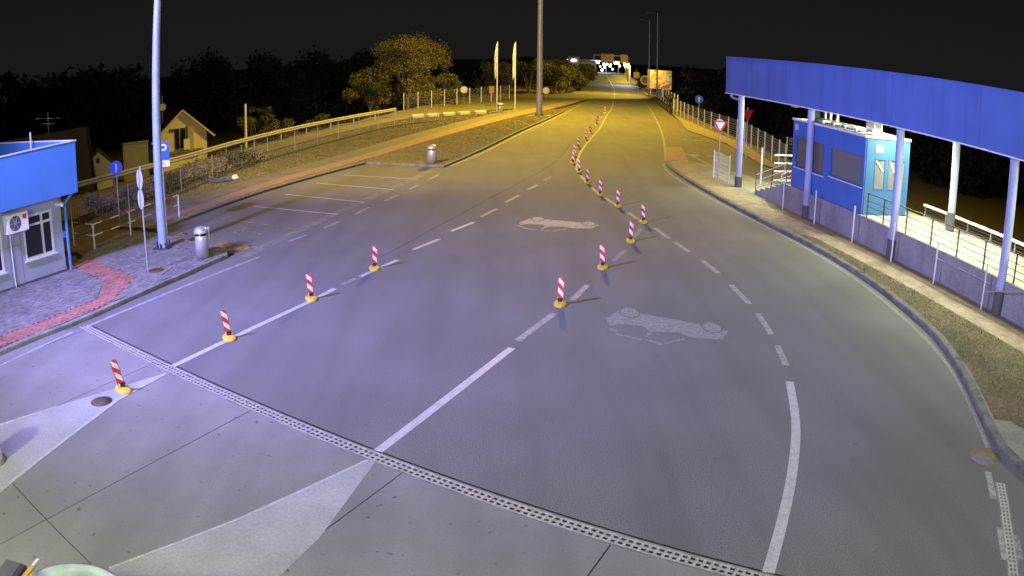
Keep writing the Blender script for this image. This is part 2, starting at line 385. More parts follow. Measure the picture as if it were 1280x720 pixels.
# ------------------------------------------------------------------ painted markings (children of the road / apron)
def mark(pts, wd, mat=paint, parent=road, name='lane_marking', z=.004):
    return MB().strip(pts, wd, z).obj(name, mat, parent)
mark([(-2.07, 10.98), (0.01, 15.62)], .17); mark([(.13, 16.05), (.98, 17.88)], .17, paint_worn); mark([(1.48, 18.95), (1.98, 20.25)], .17, paint_worn)
mark([(2.95, 22.75), (3.5, 24.1)], .16, paint_faint); mark([(4.0, 25.8), (4.5, 27.3)], .16, paint_faint)
mark([(-7.0, 14.05), (-4.98, 18.65)], .16); mark([(-4.95, 18.72), (-4.62, 19.7)], .16, paint); mark([(-4.5, 20.05), (-4.2, 20.7)], .15, paint_faint)
for a, b, mt in (((-4.14, 20.82), (-3.35, 22.63), paint), ((-3.03, 23.88), (-2.36, 25.28), paint), ((-2.06, 26.45), (-1.38, 27.88), paint), ((-1.16, 28.86), (-.61, 30.4), paint_worn),
                 ((-.29, 31.74), (.26, 33.4), paint_worn), ((.65, 34.82), (1.11, 36.14), paint_worn), ((1.45, 37.3), (1.85, 38.7), paint_faint)): mark([a, b], .15, mt)
mark([(-10.6, 16.1), (-7.78, 22.97)], .13, paint_worn)
for a, b in (((-7.4, 24.95), (-6.98, 25.87)), ((-6.61, 26.97), (-6.28, 28.03)), ((-5.93, 29.31), (-5.65, 30.7)), ((-5.22, 32.05), (-4.87, 33.32)), ((-4.57, 34.7), (-4.29, 35.98)), ((-3.95, 37.59), (-3.63, 39.09))):
    mark([a, b], .14, paint_worn)
mark([(-12.5, 11.6), (-11.67, 13.35), (-10.78, 15.75)], .12, paint_worn, apron, 'edge_line')
mark(resample([(3.26, 7.61), (3.81, 8.83), (4.38, 10.17), (4.99, 11.85), (5.48, 13.73)], .6), .17, paint, name='curved_marking')
for a, b in (((5.68, 14.57), (5.85, 15.74)), ((5.93, 16.46), (6.03, 17.96)), ((6.03, 18.73), (5.97, 20.44)), ((5.9, 21.56), (5.73, 23.06)), ((5.55, 24.03), (5.32, 25.28)), ((5.22, 25.84), (4.99, 27.42))): mark([a, b], .16, paint_worn)
for a, b in (((4.6, 28.9), (4.42, 30.1)), ((4.1, 31.7), (3.85, 33.1)), ((3.66, 34.2), (3.5, 36)), ((3.4, 37.4), (3.3, 39.3))): mark([a, b], .16, paint_worn)
mark(resample([(3.27, 41), (3.55, 44.5), (4.1, 48.75), (5.29, 55.82), (7.03, 65.37), (9.35, 80.5), (11.16, 91.34), (14.94, 119.54), (18.2, 145.5)], 3), .15, paint_worn, name='centre_line')
MB().add([(18.1, 146, .012), (18.35, 146, .012), (21.3, 180, .3), (21.6, 180, .3), (25.5, 225, .66), (25.8, 225, .66)], [(0, 1, 3, 2), (2, 3, 5, 4)]).obj('centre_line', paint, road)
mark(resample([(8.56, 10.29), (9.29, 12.37), (9.88, 14.58), (10.21, 17.54), (10.26, 21.82), (9.72, 26.74), (8.76, 32.72), (8.2, 38.46), (8.15, 42), (8.45, 44.4)], .8), .12, paint_faint, name='edge_line')
mark([(8.05, 9.47), (7.66, 8.6)], .14, paint_worn); mark([(7.31, 7.79), (6.94, 6.98)], .14, paint_worn); mark([(7.48, 7.5), (7.2, 6.9)], .12, paint_faint)
mark(resample([(-3.3, 42), (-1.75, 48.05), (.75, 60.55), (2.9, 70.24), (5.2, 81.4), (8, 96)], 2), .14, paint_worn, name='edge_line')
mark(resample([(8.9, 46), (11.4, 60.5), (13.7, 76.5), (16.9, 102), (20.5, 137)], 3), .14, paint_worn, name='edge_line')
for a, b in (((12.07, 58.69), (12.96, 59.08)), ((13.53, 58.79), (14.16, 58.55)), ((12.08, 49.12), (12.7, 49.3))): mark([a, b], .35, paint_worn)
MB().sheet([(10.7, 49.6), (11.9, 49.5), (11.2, 48.6)], .004).obj('yield_marking', paint_worn, road)
mark([(11.02, 49.12), (11.4, 44.68), (12.43, 40.63), (12.67, 39.16)], .13, paint_worn)
mark(resample([(-3.9, 22.9), (-.35, 34.6), (2.3, 44), (4.4, 57.4)], 3), .035, MATS.setdefault('seam', pm('seam', (.07, .068, .066), None, 3, .9)), name='asphalt_seam', z=.003)
# parking bays
for a, b, mt in (((-8.46, 39.16), (-4.56, 37.61), paint), ((-9.35, 36.82), (-5.25, 34.73), paint), ((-10.07, 33.92), (-6.0, 31.73), paint), ((-10.74, 31.25), (-6.66, 29.34), paint),
                 ((-11.43, 28.93), (-7.45, 26.74), yellow_worn), ((-12.17, 26.49), (-8.14, 24.09), yellow_worn)): mark([a, b], .11, mt, name='bay_line')
for q in ((-12.0, 26.05), (-10.9, 25.4), (-9.75, 24.55), (-8.75, 24.0)):
    MB().sheet([(q[0] - .22, q[1] - .35), (q[0] + .2, q[1] - .3), (q[0] + .24, q[1] + .42), (q[0] - .18, q[1] + .36)], .004).obj('yellow_block_marking', yellow_worn, road)
m = MB(); m.strip([(-9.5 + .42 * math.cos(t), 26.55 + .42 * math.sin(t)) for t in np.linspace(.3, 4.6, 14)], .1, .004).strip([(-9.5, 26.55), (-8.95, 26.35), (-8.75, 26.0)], .1, .0045).strip([(-9.55, 26.4), (-9.8, 27.3)], .1, .0045)
m.obj('wheelchair_marking', yellow_worn, road)
# cobbled gutter strip between bays and lane
mark([(-8.35, 22.95), (-6.95, 28.6), (-4.1, 40.4)], .42, kerbm, name='gutter_strip', z=.0035)
# car pictograms
body = [(2.2, 17.04), (2.15, 17.51), (2.53, 18.14), (3.13, 17.87), (3.87, 17.47), (4.36, 17.14), (4.94, 16.72), (4.63, 16.13), (3.95, 16.28), (3.69, 16.6), (3.09, 16.66), (2.95, 17.02), (2.44, 17.18)]
def car_mark(f, mt, ring):
    m = MB(); m.sheet([f(*q) for q in body], .004)
    for a, b, wd in (((2.18, 16.85), (2.35, 16.64), .14), ((2.28, 16.51), (2.79, 16.15), .10), ((2.91, 16.15), (3.2, 15.85), .10), ((3.29, 15.89), (3.78, 16.21), .08), ((2.93, 16.31), (3.09, 16.66), .10), ((2.12, 17.0), (2.16, 16.9), .08)):
        m.strip([f(*a), f(*b)], wd, .005 + .0004 * len(m.f))
    o = m.obj('car_marking', mt, road)
    for c in ((2.79, 17.99), (4.58, 16.95)):
        cx, cyy = f(*c)
        MB().sheet([(cx + .255 * math.cos(t), cyy + .40 * math.sin(t)) for t in np.linspace(0, 2 * math.pi, 28, False)], .0065).obj('wheel_outline', ring, o)
        MB().sheet([(cx + .215 * math.cos(t), cyy + .345 * math.sin(t)) for t in np.linspace(0, 2 * math.pi, 28, False)], .009).obj('wheel_marking', mt, o)
car_mark(lambda x, y: (x, y), paint_faint, asphalt)
def cmap(x, y):   # the same pictogram on the next lane
    dx, dy = x - 2.79, y - 17.99; return (.9 + dx * 1.02 + dy * .03, 28.54 + dx * .2 + dy * .98)
car_mark(cmap, paint_worn, asphalt)
# pale chevron islands on the apron
t1 = [(-7.05, 13.62), (-6.95, 13.66), (-7.46, 12.23), (-8.05, 8.63), (-8.35, 6.8), (-12.4, 7.6), (-9.69, 10.62), (-8.79, 11.66)]
MB().sheet(t1, .004).obj('island_marking', paint_island, apron)
MB().sheet([(-10.6, 9.55), (-9.69, 10.62), (-8.6, 11.87), (-9.75, 10.35), (-10.7, 9.2)], .008).obj('island_border', paint, apron)
mark([(-7.0, 13.62), (-7.5, 12.23), (-8.1, 8.63)], .07, paint, apron, 'island_border', .008)
t2 = [(-2.2, 10.7), (-2.05, 10.66), (-2.49, 8.45), (-2.81, 7.54), (-4.1, 4.0), (-7.9, 4.0), (-5.18, 7.06), (-3.72, 8.69)]
MB().sheet(t2, .004).obj('island_marking', paint_island, apron)
mark([(-2.2, 10.66), (-3.74, 8.71), (-5.2, 7.08)], .05, paint, apron, 'island_border', .008)
# small iron covers
def cover(name, label, p, r, mat=rust, z=.0, square=False):
    t = thing(name, label, 'manhole cover', (*p, z))
    MB().lathe([(0, .007), (r * .9, .007), (r * .9, .0045), (r, .0045), (r, -.03)], 28).obj('lid', mat, t)
    if square: MB().prism([(-r - .14, -r - .12), (r + .14, -r - .12), (r + .14, r + .12), (-r - .14, r + .12)], -.05, .004).obj('surround', kerbm, t)
    return t
cover('manhole_cover', 'small dark oval cover in the pale triangle beside the nearest left delineator', (-7.84, 12.08), .24, rust, .004)
cover('manhole_cover', 'rusty brown round cover beside the right kerb end', (8.3, 9.98), .34, pm('dusty_cover', (.24, .205, .16), (.18, .155, .125), 8, .85), .002)

# ------------------------------------------------------------------ kerbs and pavements
def kerb(name, pts, step=1.0, wd=.15, h=.12, mat=kerbm, side=1):
    t = bpy.data.objects.new(name, None); C.objects.link(t); struct(t)
    P = resample(pts, step)
    for a, b in zip(P[:-1], P[1:]):
        d = Vector((b[0] - a[0], b[1] - a[1])).normalized(); n = Vector((-d.y, d.x)) * side
        L = (Vector(b) - Vector(a)).length; g = .006; c = .02; dz = random.uniform(-.006, .006)
        sec = [(0, -.1), (0, h - c), (c, h), (wd, h), (wd, -.1)]
        vs = []
        for s in (g, L - g):
            for (o, z) in sec: p = Vector(a) + d * s + n * o; vs.append((p.x, p.y, z + dz))
        MB().add(vs, [(0, 1, 2, 3, 4), (9, 8, 7, 6, 5)] + [(i, 5 + i, 5 + (i + 1) % 5, (i + 1) % 5) for i in range(5)]).obj('kerb_stone', mat, t)
    return t
KL = [(-13.1, 11.6), (-12.08, 13.91), (-11.4, 15.41), (-10.74, 16.77), (-10.05, 18.94), (-9.4, 21.04), (-8.85, 22.78), (-8.82, 23.3), (-9.15, 23.66)]
kerb('kerb_by_grey_pavement', KL)
kerb('kerb_round_parking_bays', [(-9.15, 23.66), (-10.2, 24.2), (-13.2, 26.2)], 1.0)
kerb('kerb_behind_parking_bays', [(-13.37, 27.0), (-12.4, 31), (-11.36, 34.69), (-9.8, 38.9), (-8.07, 43.11)], 1.0)
kerb('kerb_end_of_parking_bays', [(-8.07, 43.11), (-5.8, 42.2), (-3.58, 41.4)], 1.0)
kerb('kerb_along_grass_verge', [(-3.5, 41.6), (-2.0, 48.05), (.48, 60.55), (2.63, 70.24), (4.9, 81.37), (5.2, 83.2)], 1.0)
KR = [(9.35, 8.55), (8.95, 8.75), (8.7, 9.15), (8.66, 9.94), (9.0, 11.25), (9.8, 13.61), (10.37, 15.89), (10.55, 18.2), (10.58, 21.13), (10.25, 24.81), (9.62, 28.4), (8.99, 33.3), (8.55, 38.05), (8.44, 42.27), (8.62, 44.6), (9.2, 45.5)]
kerb('kerb_by_canopy', KR, .9, .2, .13, side=-1, mat=pm('kerb_stone_dark', (.17, .165, .165), (.09, .088, .09), 2.5, .8, fine=(20, .25), bump=.25))

def pavers(name, poly, ang, mat, z=.12, bl=.2, bw=.1, gap=.007, dz=.004):
    P = np.array(poly); c, s = math.cos(ang), math.sin(ang)
    U = P @ np.array([[c, -s], [s, c]])
    ni = int((U[:, 1].max() - U[:, 1].min()) / bw) + 2; nj = int((U[:, 0].max() - U[:, 0].min()) / bl) + 2
    m = MB(); V = []; Fs = []; o = 0
    for i in range(ni):
        for j in range(nj):
            u = U[:, 0].min() + j * bl + (i % 2) * bl / 2; v = U[:, 1].min() + i * bw
            x, y = u * c - v * s, u * s + v * c
            if not inside(poly, np.array([x]), np.array([y]))[0]: continue
            h = z + random.uniform(-dz, dz); a, b = bl / 2 - gap / 2, bw / 2 - gap / 2
            tz = [random.uniform(-.0015, .0015) for _ in range(4)]
            for k, (du, dv) in enumerate(((-a, -b), (a, -b), (a, b), (-a, b))):
                X_, Y_ = (u + du) * c - (v + dv) * s, (u + du) * s + (v + dv) * c
                V += [(X_, Y_, z - .05), (X_, Y_, h + tz[k])]
            Fs.append((o + 1, o + 3, o + 5, o + 7))
            Fs += [(o + 2 * k, o + 2 * ((k + 1) % 4), o + 2 * ((k + 1) % 4) + 1, o + 2 * k + 1) for k in range(4)]; o += 8
    m.v = V; m.f = Fs; m.sm = [False] * len(Fs)
    return stuff(m.obj(name, mat))
pav_l = [(-13.3, 11.7), (-12.24, 13.98), (-11.56, 15.48), (-10.9, 16.84), (-10.2, 19.0), (-9.55, 21.1), (-9.0, 22.82), (-9.0, 23.3), (-9.25, 23.52), (-10.3, 24.07), (-13.2, 26.05), (-14.6, 26.6), (-14.9, 24.0), (-14.5, 22.6), (-14.3, 20.9), (-17.2, 15.2), (-18, 11)]
struct(MB().prism(pav_l, -.1, .09).obj('pavement', paver_bed))
red_l = [(-13.2, 11.9), (-12.33, 13.98), (-11.64, 15.45), (-10.62, 17.7), (-10.98, 20.2), (-14.39, 22.65), (-14.4, 21.5), (-13.91, 21.14), (-11.85, 19.74), (-11.29, 18.06), (-12.0, 16.36), (-12.79, 14.89), (-14.1, 12.3)]
aL = math.atan2(.92, .39)
def minus(poly, hole_):
    return poly, hole_
_in = inside
def inside_grey(poly, x, y): return _in(poly, x, y) & ~_in(red_l, x, y)
inside = inside_grey; pavers('grey_pavers', pav_l, aL, paver); inside = _in
pavers('red_pavers', red_l, aL + math.pi / 2, paver_red, .121)
cover('manhole_cover', 'round brown cover set in a square slab on the grey pavement', (-10.6, 20.85), .3, rust, .135, True)
# red footpath, grey cycle strip and verges on the left
pl_up = [(-14.5, 27.2), (-13.97, 29.35), (-12.1, 36.6), (-9.2, 45.2), (-5.2, 60.3), (-.3, 78.1), (5.3, 96.5), (9.0, 106.5)]
pl_lo = [(-13.75, 26.9), (-13.1, 29.2), (-11.2, 36.3), (-8.2, 44.6), (-4.3, 58.6), (.6, 75.6), (5.6, 90.5), (9.6, 106.2)]
UP, LO = resample(pl_up, 3), resample(pl_lo, 3); n_ = min(len(UP), len(LO)); UP = [UP[round(i * (len(UP) - 1) / (n_ - 1))] for i in range(n_)]; LO = [LO[round(i * (len(LO) - 1) / (n_ - 1))] for i in range(n_)]
struct(MB().add([(x, y, .105) for p in zip(UP, LO) for (x, y) in p], [(2 * i, 2 * i + 1, 2 * i + 3, 2 * i + 2) for i in range(n_ - 1)]).obj('footpath', redpath))
UQ = [(x - 1.5, y + .3) for x, y in UP]
struct(MB().add([(x, y, .095) for p in zip(UQ, [(x - .05, y) for x, y in UP]) for (x, y) in p], [(2 * i, 2 * i + 1, 2 * i + 3, 2 * i + 2) for i in range(n_ - 1)]).obj('cycle_path', greypath))
verge = [(-13.3, 26.9), (-12.3, 31), (-11.26, 34.6), (-9.7, 38.8), (-7.97, 43.2), (-3.6, 41.55), (-2.15, 48.05), (.33, 60.55), (2.48, 70.24), (4.75, 81.37), (5.05, 83.2), (4.2, 86)] + [p for p in LO[::-1] if p[1] < 86.5]
struct(MB().sheet(verge, .098).obj('grass_verge', soil_grass))
# service road between the fence and the guard rail
SR = [(-20.6, 25), (-18.6, 34), (-17.6, 41), (-16.2, 50), (-13.4, 62), (-9.6, 74), (-4, 82), (2, 88)]; SL = [(-26.2, 25), (-22.6, 35), (-20.6, 42), (-18.6, 51), (-15.4, 63), (-11.4, 76), (-5.5, 88), (1, 98)]
SR, SL = resample(SR, 4), resample(SL, 4); n_ = min(len(SR), len(SL))
SR = [SR[round(i * (len(SR) - 1) / (n_ - 1))] for i in range(n_)]; SL = [SL[round(i * (len(SL) - 1) / (n_ - 1))] for i in range(n_)]
struct(MB().add([(x, y, .0) for p in zip(SL, SR) for (x, y) in p], [(2 * i, 2 * i + 1, 2 * i + 3, 2 * i + 2) for i in range(n_ - 1)]).obj('service_road', pm('dusty_asphalt', (.20, .185, .15), (.14, .13, .1), .5, .9, fine=(12, .2))))
struct(MB().sheet([(-4.2, 82), (2, 88), (8.5, 106.5), (12.2, 128), (9, 128), (2, 104), (-6, 90)], -.004).obj('far_lay_by', asphalt_old))
struct(MB().sheet([(-15.3, 23.6), (-14.55, 22.7), (-14.75, 24), (-14.45, 26.9), (-15, 27.5), (-18, 30), (-18, 24)], .03).obj('bare_earth', dirt))
# right pavement: slab, ochre footway, grass triangle
UV = Vector((-.149, .989)); UV.normalize(); VV = Vector((UV.y, -UV.x)); C1 = Vector((10.72, 36.6))
def cuv(u, o): p = C1 + UV * u + VV * o; return (p.x, p.y)
KRi = [(x + .2, y) for x, y in resample(KR, .9)]
slab_r = KRi[1:] + [(9.35, 45.3), (10.9, 44.6), (12.4, 40.6), (12.7, 39.2), (14, 37), (15.8, 36.5), cuv(-27, 3.4), cuv(-27.5, -3.6)]
struct(MB().prism(slab_r, -.1, .118).obj('right_pavement', pm('right_slab', (.27, .262, .23), (.2, .195, .17), 1.2, .85, fine=(14, .15))))
foot = [(9.05, 44.9), (8.66, 42.2), (8.78, 38.1), (9.22, 33.4), (9.85, 28.5), cuv(-9.5, -1.5), cuv(-14.5, -1.5), cuv(-27, -1.55), cuv(-27, -.7), cuv(-8, -.7), (10.1, 36), (9.5, 41), (9.6, 45)]
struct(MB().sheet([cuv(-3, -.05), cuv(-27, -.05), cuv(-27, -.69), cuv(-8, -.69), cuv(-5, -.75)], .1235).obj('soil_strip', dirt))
struct(MB().sheet(foot, .123).obj('right_footway', ochre))
tri = [(10.15, 27.2), cuv(-10.5, -1.55), cuv(-15, -1.55), cuv(-26.9, -1.6), cuv(-27, -4.6), (9.6, 11.0), (9.25, 11.15), (10.05, 13.55), (10.6, 15.85), (10.78, 18.2), (10.8, 21.1), (10.5, 24.6)]
struct(MB().sheet(tri, .124).obj('grass_triangle', soil_grass))
# flush red crossing and far right footpath
struct(MB().sheet([(8.6, 44.6), (10.1, 44.7), (11.5, 53.6), (12.9, 60.0), (15.8, 77.3), (19.6, 112.5), (22.6, 146), (20.9, 146), (17.6, 107), (14.1, 76.5), (11.6, 60.6), (10.2, 53.1)], .005).obj('far_right_path', pm('dull_path', (.19, .168, .15), (.155, .138, .125), 1.5, .85, fine=(14, .2))))
struct(MB().sheet([(8.62, 44.65), (10.05, 44.75), (11.42, 53.5), (10.18, 53.0)], .009).obj('crossing_strip', redpath))
struct(MB().sheet([(14.6, 66), (16.1, 77.3), (19.7, 112.5), (22.7, 146), (23.8, 146), (20.4, 112), (17.1, 88), (16.9, 76), (16.9, 64), (17.2, 57.6), (16.2, 49), (15.6, 44), (14.9, 46), (15.6, 57)], .06).obj('right_footpath', ochre))

# ------------------------------------------------------------------ grass blades (uncountable)
def grass(name, poly, n, z, h, mat=grassm, wd=.02, thin=None):
    P = np.array(poly); x = rng.uniform(P[:, 0].min(), P[:, 0].max(), n * 6); y = rng.uniform(P[:, 1].min(), P[:, 1].max(), n * 6)
    k = inside(poly, x, y); x, y = x[k][:n], y[k][:n]
    cl = np.sin(x * 2.1 + y * .7) + np.sin(y * 1.7 - x * 1.1) + rng.normal(0, 2.4, len(x)); k = cl > -2.2; x, y = x[k], y[k]; n = len(x)
    a = rng.uniform(0, 2 * np.pi, n); hh = h * rng.uniform(.35, 1.15, n); ln = rng.uniform(.1, .9, n) * hh; la = rng.uniform(0, 2 * np.pi, n); ww = wd * rng.uniform(.6, 1.3, n)
    zz = z if not callable(z) else z(x, y)
    V = np.empty((n, 3, 3)); V[:, 0] = np.stack([x - np.cos(a) * ww, y - np.sin(a) * ww, zz + 0 * x], 1); V[:, 1] = np.stack([x + np.cos(a) * ww, y + np.sin(a) * ww, zz + 0 * x], 1)
    V[:, 2] = np.stack([x + np.cos(la) * ln, y + np.sin(la) * ln, zz + hh], 1)
    me = bpy.data.meshes.new(name); me.from_pydata(V.reshape(-1, 3).tolist(), [], np.arange(3 * n).reshape(n, 3).tolist()); me.update()
    return stuff(mobj(name, me, mat))
grass('verge_grass', verge, 46000, .095, .045, wd=.02)
grass('triangle_grass', tri, 26000, .12, .055, wd=.010)
strip_l = [(-15.6, 27), (-15.2, 31), (-13.9, 37), (-10.9, 45.5), (-6.9, 60.6), (-2, 78.3), (1.5, 86.5), (-4.2, 81.5), (-9.8, 73), (-13.6, 61), (-16.4, 49), (-17.9, 40), (-18.8, 33), (-20, 26)]
grass('fence_grass', strip_l, 40000, -.05, .10, wd=.025)

# ------------------------------------------------------------------ delineators
def make_delineator():
    t = thing('delineator', 'x', 'delineator', (0, 0, 0), 0, 'red and white delineators between the lanes')
    n = 20; base = []
    for k in range(n):
        a = 2 * math.pi * k / n; base.append((.155 * math.cos(a), .27 * math.sin(a)))
    m = MB(); rings = [(1, 0), (1, .035), (.86, .06), (.45, .085)]
    vs = [(x * s, y * s, z) for s, z in rings for x, y in base]
    fs = [(r * n + k, r * n + (k + 1) % n, (r + 1) * n + (k + 1) % n, (r + 1) * n + k) for r in range(3) for k in range(n)] + [tuple(3 * n + k for k in range(n))]
    m.add(vs, fs); m.obj('base', yellow_base, t)
    MB().cyl((0, 0, .08), (0, 0, .15), .055, .04, 10).box(-.06, .06, -.03, .03, .12, .17).obj('foot', rubber, t)
    pts = [(-.08, .12), (.08, .12), (.08, .61)] + [(.08 * math.cos(a), .61 + .07 * math.sin(a)) for a in np.linspace(.2, math.pi - .2, 7)] + [(-.08, .61)]
    k = len(pts); y = .018
    MB().add([(x, -y, z) for x, z in pts] + [(x, y, z) for x, z in pts], [tuple(range(k)), tuple(range(2 * k - 1, k - 1, -1))] + [(i, k + i, k + (i + 1) % k, (i + 1) % k) for i in range(k)]).obj('panel', delin_stripe, t)
    return t
left_row = [((-7.6, 12.68), 62, 10), ((-6.27, 15.8), 42, 6), ((-5.03, 18.76), 30, 3), ((-3.88, 21.65), 22, -2)]
left_lab = ['delineator on the pale triangle left of the trench drain, its panel almost edge-on', 'delineator on the left lane line just beyond the trench drain',
            'delineator on the left lane line, third from the foreground', 'delineator on the left lane line where the dashes begin, farthest of that row']
right_row = [((1.16, 18.56), 2, -2), ((2.55, 21.97), 0, 1), ((3.82, 25.27), 2, 0), ((4.72, 28.32), 4, 0), ((4.15, 31.28), 5, 0), ((3.70, 33.74), 5, 2), ((3.43, 36.86), 6, 0), ((3.33, 40.36), 6, 3), ((3.24, 43.6), 4, 0), ((3.56, 46.74), 6, 0),
             ((4.11, 50.82), 8, 0), ((5.03, 55.75), 8, 0), ((5.81, 60.74), 8, 0), ((6.99, 67.53), 10, 0), ((7.45, 71.5), 10, 0), ((8.3, 76.6), 10, 0), ((9.35, 82.56), 10, 0)]
nth = ['nearest', 'second', 'third', 'fourth', 'fifth', 'sixth', 'seventh', 'eighth', 'ninth', 'tenth', 'eleventh', 'twelfth', 'thirteenth', 'fourteenth', 'fifteenth', 'sixteenth', 'seventeenth and farthest']
proto = make_delineator(); first = True
for rows, labs in ((left_row, left_lab), (right_row, ['striped delineator in the winding middle row, %s from the camera' % q for q in nth])):
    for (p, rz, tilt), lb in zip(rows, labs):
        o = proto if first else copy_tree(proto); first = False
        o.location = (*p, .004); o.rotation_euler = (0, 0, R(rz) - .15 + random.uniform(-.06, .06)); o['label'] = lb
        for ch in o.children:
            if ch.name.startswith('panel'): ch.rotation_euler = (R(random.uniform(-4, 4)), -R(tilt) * .8 + R(random.uniform(-2.5, 2.5)), R(random.uniform(-8, 8)))

# ------------------------------------------------------------------ poles with lamps
def flood(parent, loc, aim, lensm, k):
    """flood lamp housing with its lens, aimed at a point (local to parent)"""
    d = (Vector(aim) - Vector(loc)).normalized(); q = d.to_track_quat('Y', 'Z')
    o = MB().box(-.3, .3, -.25, .05, -.22, .22).obj('lamp_head', steel_dark, parent); o.location = loc; o.rotation_mode = 'QUATERNION'; o.rotation_quaternion = q
    l = MB().box(-.26, .26, .05, .06, -.18, .18).obj('lamp_lens', lensm, o)
def lamp_pole(name, label, p, h, r0, r1, cat='lamp post', z=.12, n=12, flange=.3, mat=None):
    t = thing(name, label, cat, (*p, z))
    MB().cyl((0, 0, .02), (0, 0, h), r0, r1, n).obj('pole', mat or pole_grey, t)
    MB().box(-flange, flange, -flange, flange, 0, .03).obj('base_plate', steel_dark, t)
    for k in range(8):
        a = k * math.pi / 4; MB().cyl((flange * .8 * math.cos(a), flange * .8 * math.sin(a), .0), (flange * .8 * math.cos(a), flange * .8 * math.sin(a), .2), .028, n=6).obj('anchor_bolt', steel_dark, t)
    return t
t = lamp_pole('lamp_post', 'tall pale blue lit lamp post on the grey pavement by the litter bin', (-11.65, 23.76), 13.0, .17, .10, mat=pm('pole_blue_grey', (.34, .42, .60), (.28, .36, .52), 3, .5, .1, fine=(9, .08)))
MB().bar((-.9, 0, 12.9), (.9, 0, 12.9), .1).obj('cross_arm', steel_dark, t)
for x in (-.7, .7): flood(t, (x, .1, 12.75), (x * 4 + 4, 14, 0), lens_y, 0)
lamp_light('post_flood_light', 'SPOT', (-11.4, 24.3, 12.7), 28000, (1, .70, .16), target=(-6, 68, 0), size=.3, spot=92, blend=1.0)
t = lamp_pole('lamp_post', 'thick grey mast on the yellow lit verge in the middle distance', (2.38, 75.54), 23, .30, .16, z=.1, flange=.42)
MB().box(-1.1, 1.1, -.75, .75, -.3, .02).obj('foundation', kerbm, t)
MB().cyl((0, 0, 22.6), (0, 0, 22.9), 1.0, 1.0, 16).obj('lamp_crown', steel_dark, t)
for k in range(6):
    a = k * math.pi / 3; flood(t, (1.15 * math.cos(a), 1.15 * math.sin(a), 22.4), (10 * math.cos(a), 10 * math.sin(a), 0), lens_y, 0)
lamp_light('mast_sodium_light', 'SPOT', (2.38, 75.54, 21.6), P_MAST, SODIUM, target=(2.9, 72, 0), size=.9, spot=160, blend=.6)
# flood mast outside the frame on the left, beside the checkpoint canopy
t = lamp_pole('lamp_post', 'flood light mast left of the lanes, beyond the left edge of the picture', (-16.5, 8.6), 12.6, .2, .12, z=0)
flood(t, (.5, .2, 12.2), (18, 9, 0), lens, 0)
lamp_light('mast_flood_light', 'SPOT', (-15.7, 9.0, 12.1), P_VIOLET, VIOLET, target=(3, 31, 0), size=.75, spot=109, blend=1.0)

# checkpoint canopy above and behind the camera (its lamps light the apron)
t = thing('checkpoint_canopy', 'flat checkpoint roof that carries the camera, behind the viewpoint', 'canopy', (0, 0, 0))
MB().box(-22, 12, -16, -.6, 6.3, 7.4).obj('roof', white, t)
for x in (-9, -3, 3, 9): MB().box(x - .8, x + .8, -.9, -.5, 7.75, 8.15).obj('fill_light_box', steel_dark, t)  # added housings for the fill lights, never in view
for x in (-6, 6): o_ = lamp_light('edge_fill_light', 'AREA', (x, -.4, 8.0), P_FILL, (.47, .43, 1.0) if x < 0 else (.60, .70, .76), target=(x * .7, 22, 0), size=7)  # added soft fill to even out the foreground, no real lamps
for x in (-18, -6.5, 4.5): MB().cyl((x, -3, 0), (x, -3, 6.3), .25, n=16).obj('column', column_m, t)
for x in (-10, -5.8, 3.2):
    MB().box(x - .7, x + .7, -1.5, -1.1, 6.2, 6.298).obj('ceiling_lamp', lens_w, t)
    lamp_light('ceiling_light', 'AREA', (x, -1.3, 6.15), P_APRON * (3.0 if x < -8 else .3 if x < 0 else .05), (.95, 1.0, .46) if x < 0 else (.80, .95, .70), target=(x * .92, 5.5, 0), size=1.2)

# ------------------------------------------------------------------ right canopy, booth, platform
ang_c = math.atan2(UV.y, UV.x)
def cthing(name, label, cat, u=0, o=0, z=0, group=None): x, y = cuv(u, o); return thing(name, label, cat, (x, y, z), ang_c, group)
# local frame of these things: +x = away from camera along the canopy, -y = offset to the right
cp = cthing('canopy', 'long blue fascia canopy on round columns on the right', 'canopy')
for k in range(12): MB().box(1.2 - (k + 1) * 2.39 + .008, 1.2 - k * 2.39, .28, .33 + .003 * (k % 2), 4.60, 6.35).obj('fascia_panel', blue_canopy, cp)
MB().box(1.15, 1.2, -4.0, .277, 4.60, 6.35).obj('end_fascia', blue_canopy, cp)
MB().box(-27.5, 1.145, -4.0, .275, 4.86, 4.98).obj('soffit', white, cp)
MB().box(-27.5, 1.24, .25, .36, 4.555, 4.597).obj('fascia_trim', white, cp)
MB().box(-27.5, 1.22, .26, .36, 6.352, 6.40).obj('top_trim', blue_canopy, cp)
for u in (.03, -6.9, -13.3, -19.3, -25.6):
    MB().cyl((u, 0, .55), (u, 0, 4.858), .15, n=20).obj('column', column_m, cp)
    MB().cyl((u, 0, .1), (u, 0, .62 if u > -8 else .78), .185, n=20).obj('column_plinth', dgrey, cp)
for u in (-13.25, -19.6): 
    MB().cyl((u, -2.85, 1.7), (u, -2.85, 4.858), .15, n=20).obj('back_column', column_m, cp); MB().cyl((u, -2.85, 1.1), (u, -2.85, 1.75), .18, n=16).obj('column_plinth', dgrey, cp)
for u in (-.6, -3.4, -9.0, -12.1, -16.3, -22):
    MB().box(u - .6, u + .6, -1.75, -1.45, 4.79, 4.858).obj('ceiling_lamp', lens_w, cp)
    x, y = cuv(u, 1.6); lamp_light('canopy_light', 'AREA', (x, y, 4.75), P_CANOPY * (.7 if u > -5 else 1.0), CANOPY, target=(x, y, 0), size=1.0)
